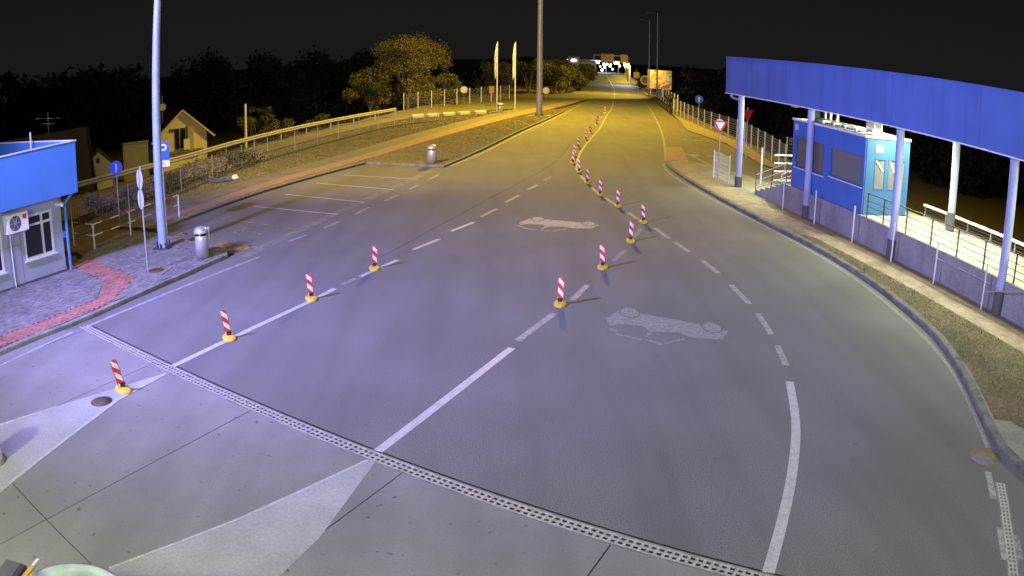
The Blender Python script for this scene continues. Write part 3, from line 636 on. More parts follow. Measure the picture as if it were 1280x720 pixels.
# downpipe under the fascia end
MB().cyl((1.0, .2, 4.6), (.85, .15, 4.40), .05, n=8).cyl((.85, .15, 4.40), (.2, .05, 4.32), .05, n=8).obj('downpipe', column_m, cp)
# camera under the soffit
t = cthing('security_camera', 'small white camera hanging under the blue canopy edge', 'camera', -4.6, .4, 4.55)
MB().cyl((0, 0, .05), (0, 0, .3), .03, n=8).obj('bracket', white, t); MB().box(-.3, .12, -.07, .07, -.12, .04).obj('housing', white, t)
# platform
pf = cthing('platform', 'raised concrete platform with a lilac grey retaining wall under the canopy', 'platform')
MB().box(-27.5, -4.85, -3.3, -.25, .1, 1.08).obj('floor_slab', floor_l, pf)
MB().box(-27.5, -4.85, -.25, -.05, .1, 1.10).obj('retaining_wall', wall_r, pf)
m = MB()
for k in range(6): m.box(-4.85 + k * .5, -4.85 + (k + 1) * .5, -1.6, -.25, .1, 1.08 - (k + 1) * .155 + .03)
m.obj('stairs', floor_l, pf)
n = 6; prof = [(-4.845, .1), (-4.845, 1.12)] + [q for k in range(n) for q in ((-4.845 + k * .5, 1.12 - k * .155), (-4.845 + (k + 1) * .5, 1.12 - k * .155 - .04))] + [(-1.8, .12)]
MB().add([(x, -.05, z) for x, z in prof] + [(x, -.25, z) for x, z in prof], [tuple(range(len(prof))), tuple(range(2 * len(prof) - 1, len(prof) - 1, -1))] + [(i, len(prof) + i, len(prof) + (i + 1) % len(prof), (i + 1) % len(prof)) for i in range(len(prof))]).obj('stair_wall', wall_r, pf)
MB().box(-27.5, -10.9, -3.42, -3.3, .1, 1.12).obj('back_parapet', wall_r, pf)
MB().box(-27.5, -10.9, -3.42, -3.28, 1.50, 1.58).obj('back_rail', white, pf)
for k in range(12): MB().box(-11.0 - k * 1.4, -10.95 - k * 1.4, -3.38, -3.33, 1.122, 1.498).obj('back_rail_post', metal, pf)
for z in (1.24, 1.37): MB().box(-27.5, -10.9, -3.365, -3.345, z, z + .02).obj('back_rail_bar', steel_dark, pf)
# railing along the platform edge
rl = cthing('railing', 'dark steel railing along the edge of the lit platform', 'railing', 0, 0, 1.1)
us = [-11.3, -12.4, -13.85, -15.35, -16.8, -18.2, -19.7, -21.2]
for u in us: MB().box(u - .02, u + .02, -.17, -.13, 0, .84).obj('post', steel_dark, rl)
for z in (.18, .38, .58): MB().box(us[-1], us[0], -.16, -.14, z, z + .018).obj('bar', steel_dark, rl)
MB().box(us[-1], us[0], -.175, -.125, .842, .87).obj('handrail', steel_dark, rl)
# pale railing of the stairs: outer sloping rail and landing rails
sr = cthing('stair_railing', 'pale pipe railing around the stairs beside the blue booth', 'railing')
MB().cyl((-1.7, -.12, .12), (-1.7, -.12, 1.0), .024, n=8).obj('post', steel_dark, sr)
MB().cyl((-3.3, -.15, .5), (-3.3, -.15, 1.5), .024, n=8).obj('post', steel_dark, sr); MB().cyl((-4.7, -.15, 1.1), (-4.7, -.15, 2.0), .024, n=8).obj('post', steel_dark, sr)
for dz in (0, -.3, -.6): MB().cyl((-1.7, -.13, 1.0 + dz), (-4.7, -.15, 2.0 + dz), .018, n=8).obj('sloping_rail', metal_w, sr)
for u, o in ((-1.7, 1.5), (-3.2, 1.5), (-4.7, 1.5)): MB().cyl((u, -o, .12 + (-1.7 - u) * .33), (u, -o, 1.05 + (-1.7 - u) * .33), .03, n=8).obj('post', metal_w, sr)
for dz in (0, -.22, -.44, -.66): MB().cyl((-1.7, -1.5, 1.05 + dz), (-4.7, -1.5, 2.05 + dz), .028, n=8).obj('sloping_rail', metal_w, sr)
MB().cyl((.25, -1.35, .12), (.25, -1.35, 2.05), .045, n=8).obj('tall_post', metal_w, sr)
for z in (.5, .95, 1.35, 1.75): MB().cyl((-.1, -1.9, z), (-.1, -3.3, z + .02), .045, n=8).obj('landing_rail', metal_w, sr)
for k in range(5): MB().box(-4.85, -3.9, -1.75, -1.62, 1.1 + k * .2, 1.17 + k * .2).obj('landing_rail', metal_w, sr)
# low fence posts with wire mesh in front of the wall
wf = cthing('wire_fence', 'pale post and wire mesh fence standing in front of the lilac wall', 'fence', 0, -.3, .1)
pu = [-5.35, -8.15, -11.1, -13.75, -16.3, -18.85, -21.4]
for u in pu: MB().cyl((u, 0, 0), (u, 0, 1.35), .027, n=8).obj('post', metal_w, wf)
m = MB()
for z in np.arange(.15, 1.2, .1): m.box(pu[-1], pu[0], -.001, .001, z, z + .0022)
for u in np.arange(pu[-1], pu[0], .1): m.box(u - .001, u + .001, -.001, .001, .1, 1.15)
stuff(m.obj('wire_mesh', steel_dark, wf))
MB().bar((-20.6, -.05, 1.1), (-18.9, -.05, .55), .03).obj('brace', metal, wf)
MB().bar((-19.0, -.05, .82), (-16.2, -.05, .82), .02).obj('brace', metal, wf)
# booth
bt = cthing('booth', 'blue control booth with big windows on the platform', 'booth', -10.9, .14, 1.1)
Lb, Db, Hb = 5.75, 2.2, 2.85      # local: x 0..Lb along, y 0..-Db
def wall_open(m, x0, x1, z0, z1, holes, y0, y1):
    xs_ = sorted({x0, x1, *[h[0] for h in holes], *[h[1] for h in holes]}); zs_ = sorted({z0, z1, *[h[2] for h in holes], *[h[3] for h in holes]})
    for a, b in zip(xs_[:-1], xs_[1:]):
        for c, d in zip(zs_[:-1], zs_[1:]):
            if any(h[0] <= a and b <= h[1] and h[2] <= c and d <= h[3] for h in holes): continue
            m.box(a, b, y0, y1, c, d)
    return m
fh = [(.0 + .12, 2.55, .98, 2.12), (3.0, 5.5, .88, 2.18)]
wall_open(MB(), 0, Lb, 0, Hb, fh, -.08, 0).obj('front_wall', blue_booth, bt)
for (a, b, c, d), g, k in zip(fh, (glass_grey, glass_brown), (0, 1)):
    f = MB(); w_ = .035
    f.box(a, b, -.06, .015, c, c + w_).box(a, b, -.06, .015, d - w_, d).box(a, a + w_, -.06, .015, c + w_, d - w_).box(b - w_, b, -.06, .015, c + w_, d - w_)
    if k: f.box(a + 1.2, a + 1.25, -.06, .015, c + w_, d - w_)
    fo = f.obj('window', blue_booth, bt); MB().box(a + w_, b - w_, -.078, -.072, c + w_, d - w_).obj('pane', g, fo); MB().box(a + w_, b - w_, -.12, -.115, d - .5, d - w_).obj('blind', white, fo); MB().box(a - .03, b + .03, .002, .05, c - .04, c - .003).obj('sill', metal_w, fo)
MB().box(Lb - .08, Lb, -Db, -.083, 0, Hb).obj('far_wall', blue_booth, bt); MB().box(.003, Lb - .083, -Db, -Db + .08, 0, Hb).obj('rear_wall', blue_booth, bt)
# near side wall (faces the camera's right) with door
sw = MB(); hs = [(-1.02, -.47, .93, 2.08), (-2.0, -1.14, .93, 2.08)]
ys_ = sorted({-Db + .083, -.083, *[q for h in hs for q in h[:2]]}); zs_ = sorted({0, Hb, .93, 2.08})
for a, b in zip(ys_[:-1], ys_[1:]):
    for c, d in zip(zs_[:-1], zs_[1:]):
        if any(h[0] <= a and b <= h[1] and h[2] <= c and d <= h[3] for h in hs): continue
        sw.box(0, .06, a, b, c, d)
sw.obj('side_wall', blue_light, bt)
for (a, b, c, d) in hs:
    f = MB(); w_ = .04; f.box(-.015, .04, a, b, c, c + w_).box(-.015, .04, a, b, d - w_, d).box(-.015, .04, a, a + w_, c + w_, d - w_).box(-.015, .04, b - w_, b, c + w_, d - w_)
    fo = f.obj('door_window', blue_light, bt); MB().box(.02, .03, a + w_, b - w_, c + w_, d - w_).obj('pane', glass_grey, fo)
    MB().bar((.0, b - .08, d - .08), (.0, b - .42, d - .45 if b > -1 else c + .5), .02, .05).obj('slant_strip', white, fo)  # white strip set slantwise across each door pane
MB().box(-.02, 0, -.84, -.5, 2.32, 2.58).obj('notice_box', white, bt)
MB().box(-.03, 0, -.16, -.06, .0, Hb).obj('corner_trim', blue_light, bt)
rf = MB().box(-.03, Lb + .03, -Db - .03, .03, Hb + .002, Hb + .05).obj('roof', dgrey, bt)
MB().box(-.05, Lb + .05, .032, .055, Hb - .03, Hb + .06).box(-.055, -.032, -Db, .03, Hb - .03, Hb + .06).obj('roof_edge', metal_w, rf)
MB().box(Lb - .45, Lb - .2, .003, .03, 2.42, 2.68).obj('notice_plate', pm('pink_plate', (.6, .42, .45), None, 4, .6), bt)
for k in range(9): MB().box(.25 + k * .42, .55 + k * .42, -.28 - .05 * (k % 3), .04, Hb + .105, Hb + .17 + .05 * (k % 2)).obj('roof_duct', metal if k % 2 else dgrey, rf)
MB().bar((.2, -.45, Hb + .22), (4.4, -.45, Hb + .22), .06).obj('roof_pipe', metal, rf)
for x in (3.35, 3.9, 4.35): MB().box(x - .05, x + .05, -.8, -.72, Hb + .1, Hb + .9).obj('roof_stanchion', metal_w, rf)
MB().box(4.5, 5.0, -.6, -.3, Hb + .1, Hb + .85).obj('roof_cabinet', dgrey, rf)
ac = MB().box(.35, .95, -1.0, -.62, Hb + .12, Hb + .78).obj('air_conditioner', white, rf)
MB().cyl((.34, -.8, Hb + .45), (.345, -.8, Hb + .45), .17, n=20).obj('fan_grille', dgrey, ac)
# signs and panel fence by the first column
def sign_post(t, h, r=.03): MB().cyl((0, 0, 0), (0, 0, h), r, n=10).obj('post', metal, t)
def disc(m, c, r, y0, y1, n=28):
    vs = [(c[0] + r * math.cos(2 * math.pi * k / n), y, c[1] + r * math.sin(2 * math.pi * k / n)) for y in (y0, y1) for k in range(n)]
    return m.add(vs, [tuple(range(n)), tuple(range(2 * n - 1, n - 1, -1))] + [((k + 1) % n, k, n + k, n + (k + 1) % n) for k in range(n)])
t = thing('yield_sign', 'red and white give way triangle on a thin post left of the canopy', 'road sign', (9.89, 37.44, .12), R(-12))
sign_post(t, 3.1)
def tri_up(r, cz): return [(-r * .866, cz + r * .5), (r * .866, cz + r * .5), (0, cz - r)]
def plate(m, pts, y0, y1):
    k = len(pts); return m.add([(x, y0, z) for x, z in pts] + [(x, y1, z) for x, z in pts], [tuple(range(k)), tuple(range(2 * k - 1, k - 1, -1))] + [((i + 1) % k, i, k + i, k + (i + 1) % k) for i in range(k)])
plate(MB(), tri_up(.42, 2.86)[::-1], -.05, -.035).obj('sign_plate', red_sign, t); plate(MB(), tri_up(.27, 2.87)[::-1], -.054, -.0505).obj('sign_face', white, t)
disc(MB(), (-.02, 2.9), .26, -.03, -.02).obj('back_sign', sign_back, t)
t = thing('yield_sign', 'pink red triangle sign half hidden behind the first canopy column', 'road sign', (14.3, 47.4, 0), R(20))
sign_post(t, 3.4); plate(MB(), tri_up(.5, 3.0)[::-1], -.05, -.035).obj('sign_plate', red_sign, t)
t = thing('round_sign', 'round blue sign above the mesh fence on the right footpath', 'road sign', (16.36, 69.65, .06), R(-12)); sign_post(t, 2.9)
disc(MB(), (0, 2.55), .38, -.05, -.035).obj('sign_plate', blue_sign, t)
plate(MB(), [(-.06, 2.3), (.04, 2.3), (.06, 2.6), (.16, 2.6), (0, 2.8), (-.16, 2.6), (-.06, 2.6)], -.054, -.0505).obj('arrow', white, t)
t = thing('mesh_fence', 'short mesh fence panel beside the first canopy column', 'fence', (10.1, 39.2, .12), math.atan2(-2.3, .3))
for x in (0, 2.1): MB().cyl((x, 0, 0), (x, 0, 1.42), .03, n=8).obj('post', metal_w, t)
m = MB()
for z in np.arange(.12, 1.4, .2): m.box(0, 2.1, -.006, .006, z, z + .012)
for x in np.arange(.1, 2.1, .1): m.box(x - .003, x + .003, -.004, .004, .1, 1.38)
stuff(m.obj('wire_mesh', metal_w, t))
# mesh fence along the right footpath
def mesh_fence(name, label, pts, h, step, pmat, wmat, z=.0, wire=.18, thick=.006, post=.035, vstep=.12):
    P = resample(pts, step); t = thing(name, label, 'fence', (*P[0], z)); o = Vector((*P[0], 0))
    pmh = MB().box(-post, post, -post, post, 0, h).mesh('post')
    for (x, y) in P: q = mobj('post', pmh, pmat, t); q.location = (x - o.x, y - o.y, 0)
    for a, b in zip(P[:-1], P[1:]):
        a_, b_ = Vector((a[0] - o.x, a[1] - o.y, 0)), Vector((b[0] - o.x, b[1] - o.y, 0)); m = MB()
        for zz in np.arange(.1, h, wire): m.bar(a_ + Vector((0, 0, zz)), b_ + Vector((0, 0, zz)), thick, thick * 2)
        nv = int((b_ - a_).length / vstep)
        for k in range(1, nv): q = a_.lerp(b_, k / nv); m.box(q.x - thick / 2, q.x + thick / 2, q.y - thick / 2, q.y + thick / 2, .08, h - .05)
        stuff(m.obj('wire_panel', wmat, t))
    return t
mesh_fence('mesh_fence', 'pale welded mesh fence along the right footpath under the round blue sign', [(15.5, 43.2), (16.2, 47.6), (17.2, 57), (17.3, 61.3), (17.0, 67.8), (17.0, 75.4), (17.3, 82), (17.5, 87)], 1.65, 2.5, metal_w, metal, .05, vstep=.2)
mesh_fence('mesh_fence', 'tall mesh fence behind the stairs of the blue booth', [(15.4, 42.8), (16.3, 37.5), (17, 33)], 2.1, 2.6, metal, metal, .05, vstep=.25)
mesh_fence('mesh_fence', 'tall welded mesh fence in front of the lit tree on the left', [(-11.6, 84.4), (-9.2, 88.5), (-6.6, 93), (-4.1, 97), (-.6, 104)], 1.9, 2.6, metal_w, metal, 0, vstep=.25)
# low dark fence along the left footpath
LF = [(-16.87, 25.7), (-16.5, 30.3), (-16.0, 35.27), (-15.69, 38.91), (-15.4, 43.0), (-14.87, 46.4), (-13.96, 49.57), (-13.23, 52.79), (-12.46, 55.96), (-11.62, 59.58), (-10.73, 63.08), (-9.81, 65.63), (-8.73, 67.65), (-7.72, 69.05), (-6.68, 70.56)]
t = thing('wire_fence', 'low wire fence with thin dark posts along the left footpath', 'fence', (*LF[0], 0)); o = Vector((*LF[0], 0))
for i, (x, y) in enumerate(LF): q = MB().cyl((0, 0, -.1), (0, 0, 1.35), .03, n=8).obj('post', metal, t); q.location = (x - o.x, y - o.y, 0)
for a, b in zip(LF[:-1], LF[1:]):
    a_, b_ = Vector((a[0] - o.x, a[1] - o.y, 0)), Vector((b[0] - o.x, b[1] - o.y, 0)); m = MB()
    for zz in (.12, .45, .8, 1.25): m.bar(a_ + Vector((0, 0, zz)), b_ + Vector((0, 0, zz)), .006)
    for k in range(1, int((b_ - a_).length / .18)): q = a_.lerp(b_, k * .18 / (b_ - a_).length); m.box(q.x - .002, q.x + .002, q.y - .002, q.y + .002, .05, 1.25)
    stuff(m.obj('wire_mesh', metal, t)); MB().bar(a_ + Vector((0, 0, .02)), b_ + Vector((0, 0, .02)), .10, .10).obj('base_strip', dgrey, t)
# guard rail: W-beam on posts
t = thing('guard_rail', 'long steel guard rail beyond the left service road', 'guard rail', (*GUARD[0], 0)); o = Vector((*GUARD[0], 0)); P = resample(GUARD, 4.0)
sec = [(-.155, 0), (-.10, .06), (-.05, .06), (0, .0), (.05, .06), (.10, .06), (.155, 0)]
gp = MB().box(-.05, .05, -.03, .03, -.6, .62).mesh('post')
for (x, y) in P: q = mobj('post', gp, metal, t); q.location = (x - o.x - .1, y - o.y, 0)
for a, b in zip(P[:-1], P[1:]):
    d = (Vector(b) - Vector(a)).normalized(); n = Vector((d.y, -d.x)); vs = []
    for e in (a, b):
        for (dz, dn) in sec: vs.append((e[0] - o.x + n.x * dn, e[1] - o.y + n.y * dn, .62 + dz))
    MB().add(vs, [(i, i + 1, 8 + i, 7 + i) for i in range(6)]).obj('beam', pm('guard_metal', (.42, .42, .41), None, 4, .6, .1) if 'guard_metal' not in MATS else MATS['guard_metal'], t)
# low kerb blocks at the turn of the service road
for k, (p, lb) in enumerate(zip([(-8.9, 74.2), (-7.6, 75.3), (-6.2, 76.4), (-4.8, 77.6), (-3.3, 78.8)], ['by the guard rail end', 'second from the guard rail end', 'third from the guard rail end', 'fourth from the guard rail end', 'farthest from the guard rail'])):
    q = MB().cbox(-.65, .65, -.2, .2, 0, .32, .07).obj('concrete_block', pm('pale_block', (.6, .58, .52), None, 3, .8) if 'pale_block' not in MATS else MATS['pale_block'])
    q.location = (*p, 0); q.rotation_euler = (0, 0, R(38 + 6 * (k % 2))); tag(q, 'low pale concrete block on the lit turning area, ' + lb, 'concrete block', 'pale blocks at the turning area')

# ------------------------------------------------------------------ litter bins, signs, barrier on the left
def bin_(label, p, z, rz=0.0, r=.215, h=1.0):
    t = thing('litter_bin', label, 'litter bin', (*p, z), rz, 'silver litter bins')
    MB().lathe([(0, .03), (r, .03), (r, h * .70), (r - .01, h * .72)], 24).obj('body', metal_bin, t)
    MB().lathe([(r - .05, h * .70), (r - .05, h * .82)], 20).obj('opening', hole, t)
    MB().lathe([(r + .02, h * .80), (r + .025, h * .86), (r - .03, h * .95), (r * .4, h), (0, h)], 24).obj('lid', metal_bin, t)
    for a in (.4, 2.5, 4.6): MB().bar((r * .93 * math.cos(a), r * .93 * math.sin(a), h * .68), (r * .93 * math.cos(a), r * .93 * math.sin(a), h * .84), .03).obj('lid_support', metal_bin, t)
    MB().lathe([(r * .8, 0), (r * .8, .035), (0, .035)], 18).obj('foot', dgrey, t)
    MB().cyl((r + .05, 0, h * .55), (r + .05, 0, h * .9), .02, n=8).cyl((r + .05, 0, h * .9), (r + .05, 0, h * .97), .045, n=8).obj('ashtray', metal_bin, t)
    return t
metal_bin = pm('bin_steel', (.62, .63, .65), (.54, .55, .57), 5, .38, .55)
bin_('silver cylindrical litter bin with domed lid by the lamp post on the pavement', (-9.56, 22.4), .12, .3)
bin_('silver litter bin on the verge corner at the end of the parking bays', (-4.3, 42.25), .1, 1.0, .25, 1.02)
bin_('distant litter bin at the foot of the flagpoles', (-1.35, 78.6), .05, .5, .28, 1.05)
t = thing('round_sign', 'pair of round signs seen nearly edge-on on a slim post by the manhole', 'road sign', (-10.77, 20.68, .12), R(-45))
sign_post(t, 3.2)
for c in (2.82, 2.22): disc(MB(), (0, c), .3, -.05, -.035).obj('sign_plate', sign_back, t); 
for c in (2.82, 2.22): MB().box(-.03, .03, -.062, -.051, c - .29, c + .29).obj('stiffener', tarp_b, t)
t = thing('round_sign', 'round blue sign on a thin post in front of the far-left shed', 'road sign', (-15.99, 28.37, 0), R(25)); sign_post(t, 2.62)
disc(MB(), (0, 2.34), .29, -.05, -.035).obj('sign_plate', blue_sign, t); plate(MB(), [(-.03, 2.16), (.03, 2.16), (.03, 2.52), (-.03, 2.52)], -.054, -.0505).obj('symbol', sign_back, t)
t = thing('parking_sign', 'blue parking sign with a small white wheelchair plate behind the lamp post', 'road sign', (-12.42, 25.75, .12), R(8)); sign_post(t, 3.4)
MB().box(-.3, .3, -.05, -.035, 2.72, 3.36).obj('sign_plate', blue_sign, t)
q = mobj('letter', text_mesh('P', .62), white, t); q.location = (.05, -.053, 3.06)
pl = MB().box(-.3, .3, -.05, -.035, 2.48, 2.70).obj('lower_plate', white, t)
m = MB()
for k in range(10):
    a, b = .4 + k * .42, .4 + (k + 1) * .42; m.bar((.03 + .06 * math.cos(a), -.053, 2.565 + .06 * math.sin(a)), (.03 + .06 * math.cos(b), -.053, 2.565 + .06 * math.sin(b)), .004, .016)
m.bar((.0, -.053, 2.66), (.01, -.053, 2.58), .004, .02).bar((.01, -.053, 2.585), (.09, -.053, 2.57), .004, .02).bar((.09, -.053, 2.57), (.12, -.053, 2.51), .004, .02).obj('wheelchair_symbol', blue_sign, pl)
# red and white pipe barrier
t = thing('pipe_barrier', 'red and white banded pipe barrier around the bare ground beside the blue building', 'barrier', (-14.59, 23.71, .1))
bp_ = [(0, 0), (.52, 2.09), (1.3, 5.2), (-1.35, .58)]
for (x, y) in bp_: MB().cyl((x, y, 0), (x, y, .92), .035, n=8).obj('post', metal_w, t)
def rail(a, b, z):
    d = Vector((b[0] - a[0], b[1] - a[1])); o_ = MB().cyl((0, 0, 0), (d.length, 0, 0), .026, n=8).obj('rail', rail_stripe, t); o_.location = (*a, z); o_.rotation_euler = (0, 0, math.atan2(d.y, d.x))
for z in (.9, .5): rail((0, 0), (1.3, 5.2), z); rail((0, 0), (-1.35, .58), z)
# blue tarpaulin and bag by the fence
t = thing('tarp_bundle', 'blue tarpaulin heap with a pale bag beside the wire fence', 'litter', (-15.2, 38.6, 0))
def lump(rx, ry, rz, seed, n=14):
    r_ = random.Random(seed); m = MB(); prof = []
    vs = []; 
    for j in range(5):
        for k in range(n):
            a = 2 * math.pi * k / n; e = j / 4; s = math.cos(e * 1.5) * (1 + r_.uniform(-.18, .18)); vs.append((rx * s * math.cos(a), ry * s * math.sin(a), rz * math.sin(e * 1.5) * (1 + r_.uniform(-.12, .12))))
    fs = [(j * n + k, j * n + (k + 1) % n, (j + 1) * n + (k + 1) % n, (j + 1) * n + k) for j in range(4) for k in range(n)] + [tuple(4 * n + k for k in range(n))]
    return m.add(vs, fs)
lump(.8, .4, .12, 3).obj('tarpaulin', tarp_b, t); q = lump(.2, .16, .2, 5).obj('bag', white, t); q.location = (.75, .5, 0)

# ------------------------------------------------------------------ left building
WD = Vector((.4486, .8937)); W0 = Vector((-15.45, 18.35)); aw = math.atan2(WD.y, WD.x)
lb = thing('blue_building', 'low grey panel building with a deep blue fascia at the left edge', 'building', (W0.x, W0.y, .1), aw)
# local: x along the front (0..2.86 = far corner), +y is into the building
E_ = 2.86; holes = [(1.25, 2.47, .74, 2.12), (-1.0, .36, .62, 1.9)]
wall_open(MB(), -8, E_, 0, 2.62, holes, 0, .2).obj('front_wall', wallgrey, lb)
MB().box(E_ - .2, E_, .203, 7, 0, 2.62).obj('end_wall', wallgrey, lb)
for x in (-1.6, .62, 1.1): MB().box(x - .006, x + .006, -.006, 0, .05, 2.6).obj('panel_joint', dgrey, lb)
MB().box(-8, E_ + .003, -.012, 0, 0, .09).obj('plinth_strip', dgrey, lb)
MB().box(-8, 1.2, -.004, 0, 1.30, 1.312).obj('panel_joint', dgrey, lb)
for hi_, (a, b, c, d) in enumerate(holes):
    f = MB(); w_ = .07; tz = d - .36; mx_ = a + (b - a) * .62
    f.box(a, b, -.02, .12, c, c + w_).box(a, b, -.02, .12, d - w_, d).box(a, a + w_, -.02, .12, c + w_, d - w_).box(b - w_, b, -.02, .12, c + w_, d - w_)
    f.box(a + w_, b - w_, -.02, .12, tz, tz + w_).box(mx_, mx_ + w_, -.02, .12, c + w_, tz).box(mx_, mx_ + w_, -.02, .12, tz + w_, d - w_)
    fo = f.obj('window', frame_w, lb)
    for (x0, x1, z0, z1) in ((a + w_, mx_, c + w_, tz), (mx_ + w_, b - w_, c + w_, tz), (a + w_, mx_, tz + w_, d - w_), (mx_ + w_, b - w_, tz + w_, d - w_)): MB().box(x0, x1, .05, .06, z0, z1).obj('pane', glass_dark, fo)
    MB().box(a - .06, b + .06, -.09, .0, c - .05, c - .004).obj('sill', frame_w, fo)
for k in range(5):
    x1 = 3.35 - k * 1.45; x0 = x1 - 1.445; MB().box(x0, x1, -.5, -.46, 2.50, 4.12).obj('fascia_panel', blue_fascia, lb)
for k in range(5):
    y0 = -.455 + k * 1.6; MB().box(3.31, 3.35, y0, y0 + 1.595, 2.50, 4.12).obj('fascia_panel', blue_fascia, lb)
MB().box(-8, 3.305, -.455, 7.5, 2.625, 2.72).obj('soffit', frame_w, lb)
MB().box(-8, 3.305, -.455, 7.5, 3.40, 3.5).obj('roof', roof_tile, lb)
MB().box(-8, 3.38, -.53, -.44, 4.122, 4.16).obj('fascia_cap', metal_w, lb); MB().box(3.29, 3.38, -.437, 7.5, 4.122, 4.16).obj('fascia_cap', metal_w, lb)
MB().cyl((3.0, -.1, 0), (3.0, -.1, 2.2), .055, n=12).cyl((3.0, -.1, 2.2), (3.2, -.35, 2.5), .055, n=12).obj('downpipe', blue_fascia, lb)
MB().box(2.86, 2.98, -.02, .06, 1.1, 1.3).obj('pipe_bracket', blue_fascia, lb)
MB().box(2.62, 2.80, -.32, -.05, 2.18, 2.28).cyl((2.71, -.3, 2.22), (2.71, -.42, 2.2), .05, n=10).obj('security_camera', white, lb)
for x, h in ((-1.2, .35), (1.2, .28), (3.1, .4)): MB().cyl((x, 2.5, 3.4), (x, 2.5, 4.1 + h), .035, n=8).obj('vent_pipe', metal_w, lb)
ac = thing('air_conditioner', 'white wall air conditioner with a red logo square beside the left building window', 'air conditioner', (W0.x + WD.x * .9 + WD.y * .22, W0.y + WD.y * .9 - WD.x * .22, 1.86), aw)
MB().cbox(-.42, .42, -.16, .16, 0, .58, .02).obj('casing', white, ac)
m = MB(); m.cyl((-.1, -.161, .29), (-.1, -.17, .29), .23, n=24).obj('fan_grille', dgrey, ac)
m = MB()
for k in range(6): a = k * math.pi / 3; m.bar((-.1, -.175, .29), (-.1 + .21 * math.cos(a), -.175, .29 + .21 * math.sin(a)), .012, .03)
m.obj('grille_spokes', metal, ac)
MB().box(.2, .36, -.168, -.161, .36, .5).obj('logo', red_m, ac)
for x in (-.3, .3): MB().bar((x, -.14, -.02), (x, .2, -.02), .03).obj('bracket', metal, ac)
MB().cyl((-.2, .18, .05), (-.2, .18, -1.75), .02, n=8).obj('hose', white, ac)

# ------------------------------------------------------------------ foreground bits at the lower left
t = thing('round_island_cap', 'round pale green rimmed cap at the lower left corner', 'island cap', (-4.52, 5.06, 0))
MB().lathe([(.62, 0), (.62, .95), (.80, 1.0), (.80, 1.04), (.74, 1.06), (.70, 1.02), (.52, 1.02), (.50, 1.05), (.46, 1.05), (.44, .98), (0, .98)], 48).obj('rim', greenish, t)
MB().lathe([(.63, .3), (.632, .3), (.632, .6), (.63, .6)], 48).obj('band', red_m, t)
t = thing('barrier_arm', 'orange and white pointed barrier tip at the lower left corner', 'barrier', (-5.18, 5.12, 0))
MB().cyl((0, 0, 0), (0, 0, .9), .1, n=12).obj('post', dgrey, t)
MB().bar((.16, -.3, 1.3), (-.08, .42, 1.06), .07, .03).obj('arm', orange, t); MB().bar((-.085, .43, 1.061), (-.13, .62, 1.02), .045, .02).obj('tip', white, t)
t = thing('control_box', 'dark grey box with a lever at the lower left corner', 'control box', (-5.62, 5.42, 0))
MB().cyl((0, 0, 0), (0, 0, .85), .06, n=10).obj('stand', dgrey, t); MB().cbox(-.16, .16, -.2, .2, .85, 1.02, .04).obj('box', dgrey, t); MB().cyl((-.2, -.1, 1.0), (-.35, .22, 1.12), .03, n=8).obj('lever', steel_dark, t)
t = thing('bollard', 'pale round topped bollard cut off by the left edge', 'bollard', (-8.93, 9.22, 0))
MB().lathe([(.26, 0), (.26, .5), (.22, .62), (.12, .69), (0, .71)], 24).obj('body', white, t); MB().lathe([(.32, 0), (.32, .04), (.26, .05)], 24).obj('foot', kerbm, t)

# ------------------------------------------------------------------ flagpoles and distant signs
def flagpole(label, p, seed):
    t = thing('flagpole', label, 'flagpole', (*p, 0)); r_ = random.Random(seed)
    MB().cyl((0, 0, 0), (0, 0, 7.3), .07, .045, 10).obj('pole', metal_w, t); MB().box(-.5, .5, -.5, .5, -.05, .05).obj('base', kerbm, t)
    n, rows = 9, 14; vs = []
    for j in range(rows):
        z = 7.1 - j * .26; wd = .07 + .17 * math.sin(min(j / 6, 1) * 1.4) * (1 - .4 * max(0, j - 9) / 5)
        for k in range(n): vs.append((-.05 - wd * k / (n - 1), .09 * math.sin(k * 1.9 + j * .35 + seed), z - .10 * k / (n - 1) * j * .35))
    MB().add(vs, [(j * n + k, j * n + k + 1, (j + 1) * n + k + 1, (j + 1) * n + k) for j in range(rows - 1) for k in range(n - 1)], True).obj('flag', flag_m, t)
flagpole('left one of two white flagpoles with a limp flag', (-1.71, 81.14), 1); flagpole('right one of two white flagpoles with a limp flag', (.1, 82.48), 3)
def small_round(label, p, z, r, mat, h, rz=0):
    t = thing('round_sign', label, 'road sign', (*p, z), R(rz)); sign_post(t, h); disc(MB(), (0, h - r * .8), r, -.05, -.035).obj('sign_plate', mat, t)
small_round('grey back of a round sign before the tall mesh fence', (-5.9, 95.2), 0, .42, sign_back, 2.0); small_round('pale round sign just right of the grey mast', (4.2, 106), 0, .45, white, 1.5)
t = thing('notice_board', 'small brownish board on a post by the left flagpole', 'sign', (-2.5, 90, 0)); sign_post(t, 1.6); MB().box(-.28, .28, -.06, -.03, 1.5, 2.3).obj('board', gantry_m, t)
for p, h, lb_ in (((21.63, 120.7), 13.3, 'taller of two thin poles before the billboard'), ((21.0, 124.5), 12.3, 'shorter and dimmer of two thin poles before the billboard')):
    t = thing('lamp_post', lb_, 'lamp post', (*p, 0)); MB().cyl((0, 0, 0), (0, 0, h), .13, .07, 10).obj('pole', pole_grey, t); MB().box(-1.7, 0, -.08, .08, h, h + .08).obj('lamp_head', steel_dark, t)
    lamp_light('pole_lamp_light', 'SPOT', (p[0] - 1.4, p[1] + .5, h - .15), 22000 if h > 13 else 13000, SODIUM, target=(p[0] - 11, p[1] + 1, 0) if h > 13 else (p[0] - 8, p[1] + 12, 0), size=.25, spot=84 if h > 13 else 116, blend=.5)
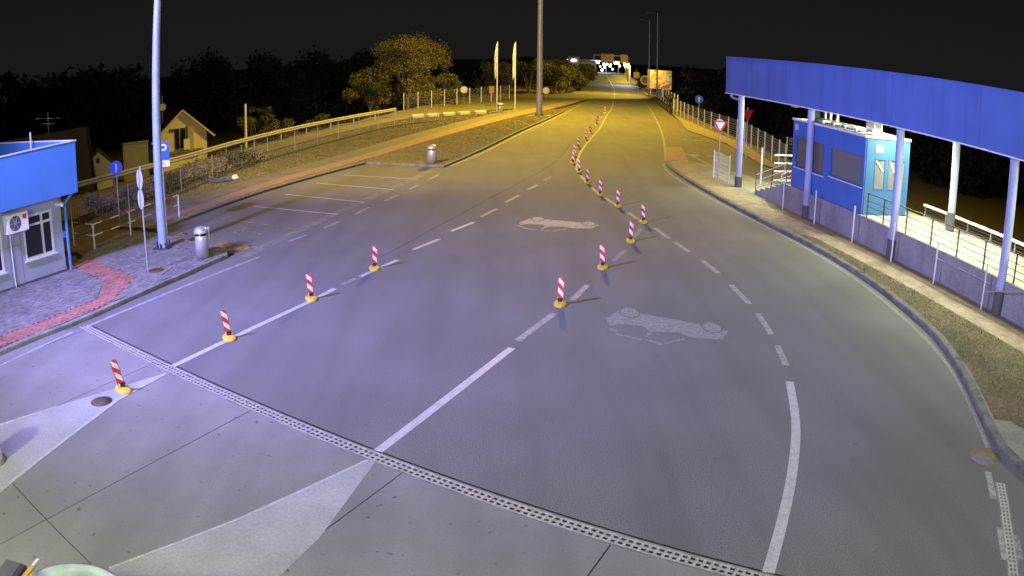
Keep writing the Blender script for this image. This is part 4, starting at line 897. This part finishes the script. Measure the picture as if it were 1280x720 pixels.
# billboard with a generic abstract picture
bm = bpy.data.materials.new('billboard_print'); bm.use_nodes = True; tt = bm.node_tree; bb = tt.nodes['Principled BSDF']; bb.inputs['Roughness'].default_value = .6
co = tt.nodes.new('ShaderNodeTexCoord'); nz = tt.nodes.new('ShaderNodeTexNoise'); nz.inputs['Scale'].default_value = .9; nz.inputs['Detail'].default_value = 2; nz.inputs['Distortion'].default_value = 1.4
tt.links.new(co.outputs['Object'], nz.inputs['Vector']); cr = tt.nodes.new('ShaderNodeValToRGB'); tt.links.new(nz.outputs[0], cr.inputs[0])
cr.color_ramp.elements[0].position = .36; cr.color_ramp.elements[0].color = (.36, .16, .13, 1); cr.color_ramp.elements[1].position = .66; cr.color_ramp.elements[1].color = (.88, .84, .82, 1)
e = cr.color_ramp.elements.new(.47); e.color = (.72, .50, .45, 1); e = cr.color_ramp.elements.new(.54); e.color = (.82, .72, .68, 1); tt.links.new(cr.outputs[0], bb.inputs['Base Color'])
t = thing('billboard', 'large pinkish picture billboard on legs beside the far right footpath', 'billboard', (24.0, 131.4, 0), R(-14))
MB().box(-2.0, 2.0, -.06, .06, .95, 4.15).obj('board', white, t); MB().box(-1.93, 1.93, -.07, -.062, 1.02, 4.08).obj('print', bm, t)
for x in (-1.5, -.5, .5, 1.5): MB().box(x - .08, x + .08, .07, .2, -.6, 4.0).obj('leg', metal, t)
t = thing('fence_stubs', 'row of pale posts below the billboard', 'fence', (19.0, 92, 0))
for k in range(9): MB().box(-.07 + k * .33, .07 + k * .33, -.06 + k * 3.6, .06 + k * 3.6, 0, 1.9).obj('post', metal_w, t)
# gantry
t = thing('sign_gantry', 'overhead gantry with brown sign backs far down the road', 'gantry', (22.5, 188.7, .2), R(-7))
MB().box(-4.0, 4.2, -.12, .12, 6.0, 6.25).obj('beam', gantry_m, t)
for x in (-3.9, 4.1): MB().box(x - .12, x + .12, -.12, .12, 0, 6.0).obj('leg', gantry_m, t)
for a, b in ((-2.2, .8), (2.4, 4.0)): MB().box(a, b, -.2, -.13, 4.45, 6.5).obj('sign_back', gantry_m, t)
# short street lamps along the far right of the road
lamp_posts = [((23.6, 163.3), .1, 'nearest'), ((26.0, 180), .3, 'second'), ((27.6, 193), .4, 'third'), ((29.4, 209), .55, 'fourth'), ((31.6, 228), .65, 'fifth')]
for k, (p, z, lb_) in enumerate(lamp_posts):
    t = thing('street_lamp', 'short lit street lamp at the far right of the road, %s of five' % lb_, 'street lamp', (*p, z), 0, 'short street lamps at the far end')
    MB().cyl((0, 0, 0), (0, 0, 3.9), .09, .06, 10).obj('pole', metal_w, t); MB().bar((0, 0, 3.9), (-.8, 0, 4.0), .08).obj('arm', metal_w, t); MB().box(-1.1, -.5, -.2, .2, 3.9, 4.05).obj('lamp_head', lens_b if k == 0 else lens_y, t)
    lamp_light('street_lamp_light', 'POINT', (p[0] - .8, p[1], z + 3.7), P_STREET * (1 if k else .8), SODIUM if k else (.7, .75, 1), size=.2)
t = thing('square_sign', 'yellow lit square sign by the far right footpath', 'road sign', (22.6, 148.3, .0)); sign_post(t, 3.9, .05); MB().box(-.55, .55, -.08, -.03, 2.2, 3.3).obj('sign_plate', pm('yellow_plate', (.6, .5, .2), None, 3, .5), t)
t = thing('round_sign', 'large round ring sign at the far right road edge', 'road sign', (24.0, 146.5, 0)); sign_post(t, 2.8, .05); disc(MB(), (0, 1.9), .9, -.06, -.03).obj('sign_plate', sign_back, t); disc(MB(), (0, 1.9), .68, -.07, -.061).obj('sign_face', soil_grass, t)
# border post of the far bank: low canopy with bright lamps, pale buildings
t = thing('far_canopy', 'bright lamp lit border canopy at the end of the road', 'canopy', (28, 259, .6), R(-6))
MB().box(-9, 6, 0, 8, 3.7, 4.1).obj('roof', dgrey, t)
for x in (-8, -3, 1.5, 5.5): MB().box(x - .08, x + .08, 1.3, 1.5, -.6, 3.7).obj('column', bldg_far, t)
def ball(x, zz, q, mt): o_ = MB().lathe([(0, -q), (q * .7, -q * .7), (q, 0), (q * .7, q * .7), (0, q)], 10).obj('lamp', mt, t); o_.location = (x, -.5, zz)
for x, zz, mt, q in ((-1.9, 3.4, lens_b, .62), (-2.9, 3.3, lens_b, .4), (-1.0, 3.35, lens_b, .4), (4.6, 3.4, lens_b, .5), (5.4, 3.3, lens_b, .3), (2.8, 2.3, lens_w, .4), (-4.6, .9, lens_b, .4), (1.0, 1.7, lens_w, .35), (.2, .9, lens_b, .35), (-6.5, 3.1, lens_w, .3), (.9, 2.7, lens_b, .5),
                    (-8.3, 1.8, lens_b, .4), (3.6, 1.3, lens_w, .35), (5.9, 2.5, lens_y, .35), (-3.4, 2.2, lens_y, .3), (1.9, 2.9, lens_w, .3), (3.0, 2.9, lens_y, .25), (-.4, 2.0, lens_w, .3), (-11, 3.8, lens_w, .3), (-13, 3.2, lens_y, .25), (7.5, 2.9, lens_b, .35), (8.6, 3.3, lens_y, .3)): ball(x, zz, q, mt)
lamp_light('far_canopy_light', 'POINT', (27.5, 255, 3.4), 1600, (.75, .85, 1), size=.5)
t = thing('far_building', 'pale low building above the left roadside trees', 'building', (14.5, 221, 0), R(-4))
MB().box(-6.5, 8, 0, 9, -3, 4.4).obj('wall', bldg_far, t); MB().box(-6.8, 8.3, -.3, 9.3, 4.402, 4.7).obj('roof', dgrey, t)
for k in range(6): MB().box(-5.5 + k * 2.2, -4.5 + k * 2.2, -.03, -.002, 2.4, 3.7).obj('window', glass_dark, t)
t = thing('far_building', 'lit blue roofed kiosk above the left roadside trees', 'building', (15.6, 212, 0), R(-4)); MB().box(-1.4, 1.4, 0, 3, -3, 5.3).obj('wall', bldg_far, t); MB().box(-1.6, 1.6, -.2, 3.2, 5.302, 5.8).obj('roof', blue_light, t); MB().box(-.6, .6, -.1, -.01, 4.4, 4.9).obj('lamp', lens_b, t)

# ------------------------------------------------------------------ houses below the embankment
def gable_house(t, wd, dp, z0, ze, zr, over, wall, roof, trim):
    h = wd / 2
    MB().add([(-h, 0, z0), (h, 0, z0), (h, 0, ze), (0, 0, zr), (-h, 0, ze), (-h, dp, z0), (h, dp, z0), (h, dp, ze), (0, dp, zr), (-h, dp, ze)], [(0, 1, 2, 3, 4), (9, 8, 7, 6, 5), (1, 6, 7, 2), (5, 0, 4, 9)]).obj('wall', wall, t)
    sl = (zr - ze) / h; rf_ = None
    for s in (-1, 1):
        x1 = s * (h + over); z1 = zr - (h + over) * sl; y0, y1 = -over * .9, dp + over
        vs = [(0, y0, zr), (x1, y0, z1), (x1, y1, z1), (0, y1, zr)]; vs += [(x, y, z + .16) for x, y, z in vs]
        MB().add(vs, [(3, 2, 1, 0), (4, 5, 6, 7), (0, 1, 5, 4), (1, 2, 6, 5), (2, 3, 7, 6), (3, 0, 4, 7)]).obj('roof', roof, t)
        MB().bar((0, y0 - .03, zr + .07), (x1, y0 - .03, z1 + .07), .05, .2).obj('barge_board', trim, t)
hs_ = thing('house', 'pale gabled house with a balcony door, lit yellow beyond the guard rail', 'house', (-36.9, 82.1, -6), R(37))
gable_house(hs_, 6.2, 10, 0, 4.75, 7.4, .8, render_y, roof_tile, wood_w)
f = MB().box(-1.0, .5, -.04, -.005, 3.0, 5.5).obj('balcony_door', frame_w, hs_)
for a, b in ((-.92, -.3), (-.22, .42)): MB().box(a, b, -.05, -.041, 3.1, 5.42).obj('pane', glass_dark, f)
MB().box(-1.6, -.9, -.045, -.006, 5.05, 5.45).obj('shutter_box', dgrey, hs_); MB().box(.0, .75, -1.0, -.9, 3.0, 4.2).obj('balcony_panel', white, hs_)
MB().box(.55, 1.25, -.9, -.002, 2.9, 5.6).obj('balcony_pillar', pm('shaded_render', (.42, .4, .38), None, 2, .9), hs_); MB().box(-2.6, 2.4, -1.1, -.003, 2.75, 2.9).obj('balcony', kerbm, hs_)  # pillar's shade is put into a darker render colour
MB().cyl((-1.9, 2, 6.0), (-1.9, 2, 9.3), .04, n=8).obj('aerial_mast', metal, hs_); disc(MB(), (-1.9, 8.0), .42, 1.85, 1.9).obj('satellite_dish', sign_back, hs_)
t = thing('garden_wall', 'grey flank wall left of the pale gabled house', 'wall', (-40.7, 76.9, -6), R(24)); MB().box(-1.4, 1.6, 0, .3, 0, 4.6).cbox(-1.5, 1.7, -.1, .4, 4.602, 4.75, .04).obj('masonry', wallgrey, t)
t = thing('shed', 'small gabled shed lit yellow behind the blue building', 'shed', (-30.8, 51.6, -3.6), R(43)); gable_house(t, 2.7, 3.5, 0, 3.15, 4.4, .35, render_y, roof_tile, roof_tile); MB().box(-.13, .13, -.03, -.004, 3.4, 3.75).obj('vent', glass_dark, t)
t = thing('dark_house', 'dark steep roofed house with an aerial behind the blue building', 'house', (-27.2, 43.6, -5), R(128)); gable_house(t, 7.5, 9, 0, 4.5, 8.0, .4, roof_tile, roof_tile, roof_tile)
MB().cyl((0, 2.5, 7.9), (0, 2.5, 9.5), .02, n=6).bar((-.2, 1.6, 9.0), (.2, 3.4, 9.2), .02).bar((-.1, 2.0, 8.7), (.1, 3.0, 8.8), .02).obj('aerial', metal, t)
t = thing('white_post', 'single white post behind the guard rail', 'post', (-26.5, 75.4, -4.5)); MB().cyl((0, 0, 0), (0, 0, 6.45), .16, .13, 10).obj('shaft', metal_w, t)

# ------------------------------------------------------------------ trees and shrubs
def leaves(n, clumps, size, r_=None):
    """leaf-sized quads scattered through clumps (centre, radius)"""
    C_ = np.array([c for c, _ in clumps]); Rr = np.array([r for _, r in clumps]); wts = Rr ** 2; k = rng.choice(len(C_), n, p=wts / wts.sum())
    d = rng.normal(0, 1, (n, 3)); d /= np.linalg.norm(d, axis=1)[:, None]; rad = rng.uniform(.25, 1.0, n) ** .6 * (1 + rng.normal(0, .12, n)); p = C_[k] + d * (Rr[k] * rad)[:, None] * np.array([1, 1, .8])
    a = rng.normal(0, 1, (n, 3)); a /= np.linalg.norm(a, axis=1)[:, None]; b = np.cross(a, rng.normal(0, 1, (n, 3))); b /= np.linalg.norm(b, axis=1)[:, None]; s = (size * rng.uniform(.5, 1.3, n))[:, None]
    V = np.stack([p - a * s, p - b * s * .5, p + a * s, p + b * s * .5], 1).reshape(-1, 3); me = bpy.data.meshes.new('crown'); me.from_pydata(V.tolist(), [], np.arange(4 * n).reshape(n, 4).tolist()); me.update(); return me
def tree(label, loc, h, rad, n, size, mat, trunk_h=.3, nl=9, cat='tree', name='tree', group=None, clumpn=16, squash=1.0):
    t = thing(name, label, cat, loc, 0, group); r_ = random.Random(hash((round(loc[0], 1), round(loc[1], 1))) % 9999); m = MB(); clumps = []
    tr = max(.05, rad * .05); m.cyl((0, 0, -.2), (0, 0, h * trunk_h), tr, tr * .8, 8)
    for k in range(nl):
        a = 2 * math.pi * k / nl + r_.uniform(-.3, .3); e = r_.uniform(.45, 1.0); q = Vector((rad * .62 * r_.uniform(.5, 1.1) * math.cos(a), rad * .62 * r_.uniform(.5, 1.1) * math.sin(a), h * (trunk_h + (.86 - trunk_h) * e)))
        mid = Vector((q.x * .4, q.y * .4, h * trunk_h + (q.z - h * trunk_h) * .55)); m.cyl((0, 0, h * trunk_h * .9), mid, tr * .6, tr * .35, 6); m.cyl(mid, q, tr * .35, tr * .12, 5)
        for j in range(2): m.cyl(mid.lerp(q, .5), q + Vector((r_.uniform(-1, 1), r_.uniform(-1, 1), r_.uniform(.0, .8))) * rad * .25, tr * .2, tr * .06, 4)
        clumps.append((tuple(q), rad * r_.uniform(.24, .40)))
    for k in range(clumpn):
        a = r_.uniform(0, 6.28); rr = rad * math.sqrt(r_.uniform(.02, 1)); zz = r_.uniform(0, 1); lim = math.sqrt(max(.05, 1 - (abs(zz - .4) / .65) ** 2)); clumps.append(((rr * lim * math.cos(a), rr * lim * math.sin(a), h * (trunk_h * .7 + zz * (.93 - trunk_h * .7))), rad * r_.uniform(.16, .34)))
    m.obj('trunk', bark, t); stuff(mobj('crown', leaves(n, clumps, size), mat, t)); return t
tree('large loose crowned tree lit yellow behind the mesh fence', (-12.6, 95.2, -1.2), 10.2, 5.3, 21000, .125, leaf_dry, .18, 13, clumpn=34)
tree('smaller bushy tree left of the large lit tree', (-16.9, 93.5, -1.5), 6.0, 2.8, 5000, .18, leaf, .15, 8)
tree('round bright green bush right of the large lit tree', (-8.4, 95.5, -.8), 4.6, 2.5, 5000, .16, leaf, .1, 7)
for k, (p, h, rd, lb_) in enumerate([((-2.5, 118, -1), 6.0, 3.0, 'dark tree behind the right flagpole'), ((2.2, 121, -1), 6.6, 3.2, 'broad tree just left of the grey mast'), ((6.2, 124, -.8), 5.6, 3.0, 'leafy tree just right of the grey mast'), ((9.6, 133, -.6), 5.0, 2.8, 'bushy tree nearer the road than the grey mast trees'),
                                     ((13.0, 150, -.2), 4.4, 2.4, 'roadside bush lit bright yellow at the left road edge'), ((15.2, 166, 0), 4.2, 2.2, 'last lit bush on the left before the gantry'), ((9.4, 160, -.5), 5.6, 3.0, 'tree behind the lit roadside bushes')]):
    tree(lb_, p, h, rd, 3600, .2, leaf if k % 2 else leaf_dry, .12, 7, group='roadside trees left of the far road')
for k, (p, h, rd, mt, lb_) in enumerate([((-28.2, 84.5, -5.2), 6.6, 2.6, leaf, 'feathery bush right of the pale gabled house'), ((-24.6, 82, -4.6), 4.6, 2.0, leaf_dry, 'pale bush behind the white post'), ((-21.6, 86, -4.2), 4.0, 2.0, leaf, 'low bush below the guard rail right of the white post'),
                                         ((17.9, 45.6, 0), 2.7, 1.1, leaf_dry, 'yellowish shrub against the fence behind the first canopy column'), ((17.4, 88.5, 0), 2.2, .7, leaf, 'narrow green shrub at the far end of the right mesh fence'),
                                         ((23.8, 149, 0), 3.0, 1.4, leaf_dry, 'bright shrub under the yellow square sign')]):
    tree(lb_, p, h, rd, 2600, .13, mt, .1, 6, 'shrub', 'shrub')
for k, (p, h, rd) in enumerate([((-18.3, 30.6), .9, 1.1), ((-17.7, 33.2), .9, 1.1), ((-17.1, 36.0), 1.0, 1.2), ((-16.7, 38.6), 1.1, 1.2), ((-16.3, 41.0), .9, 1.0), ((-16.0, 43.2), 1.0, 1.1), ((-15.4, 45.4), .9, .9)]):
    tree('scrubby plant clump behind the left wire fence, %s from the blue building' % ['first', 'second', 'third', 'fourth', 'fifth', 'sixth', 'seventh'][k], (*p, -.05), h, rd, 1500, .07, scrub if k % 3 != 2 else leaf, .05, 6, 'shrub', 'shrub', 'scrub along the wire fence', 10)
# far woods: one dark mass on either side
def wood(name, pts, mat, n, size):
    cl = []
    for (x, y, z, h, r) in pts:
        for k in range(7): cl.append(((x + random.uniform(-r, r), y + random.uniform(-r, r), z + h * random.uniform(.1, .92)), r * random.uniform(.45, .8)))
    return stuff(mobj(name, leaves(n, cl, size), mat))
wl = []
for k in range(44):
    a = k / 43; x = -120 + a * 128; y = 100 + 45 * a + random.uniform(-8, 14); wl.append((x, y, -6, (17 - 6.5 * a) * random.uniform(.75, 1.1), random.uniform(3.2, 5.5)))
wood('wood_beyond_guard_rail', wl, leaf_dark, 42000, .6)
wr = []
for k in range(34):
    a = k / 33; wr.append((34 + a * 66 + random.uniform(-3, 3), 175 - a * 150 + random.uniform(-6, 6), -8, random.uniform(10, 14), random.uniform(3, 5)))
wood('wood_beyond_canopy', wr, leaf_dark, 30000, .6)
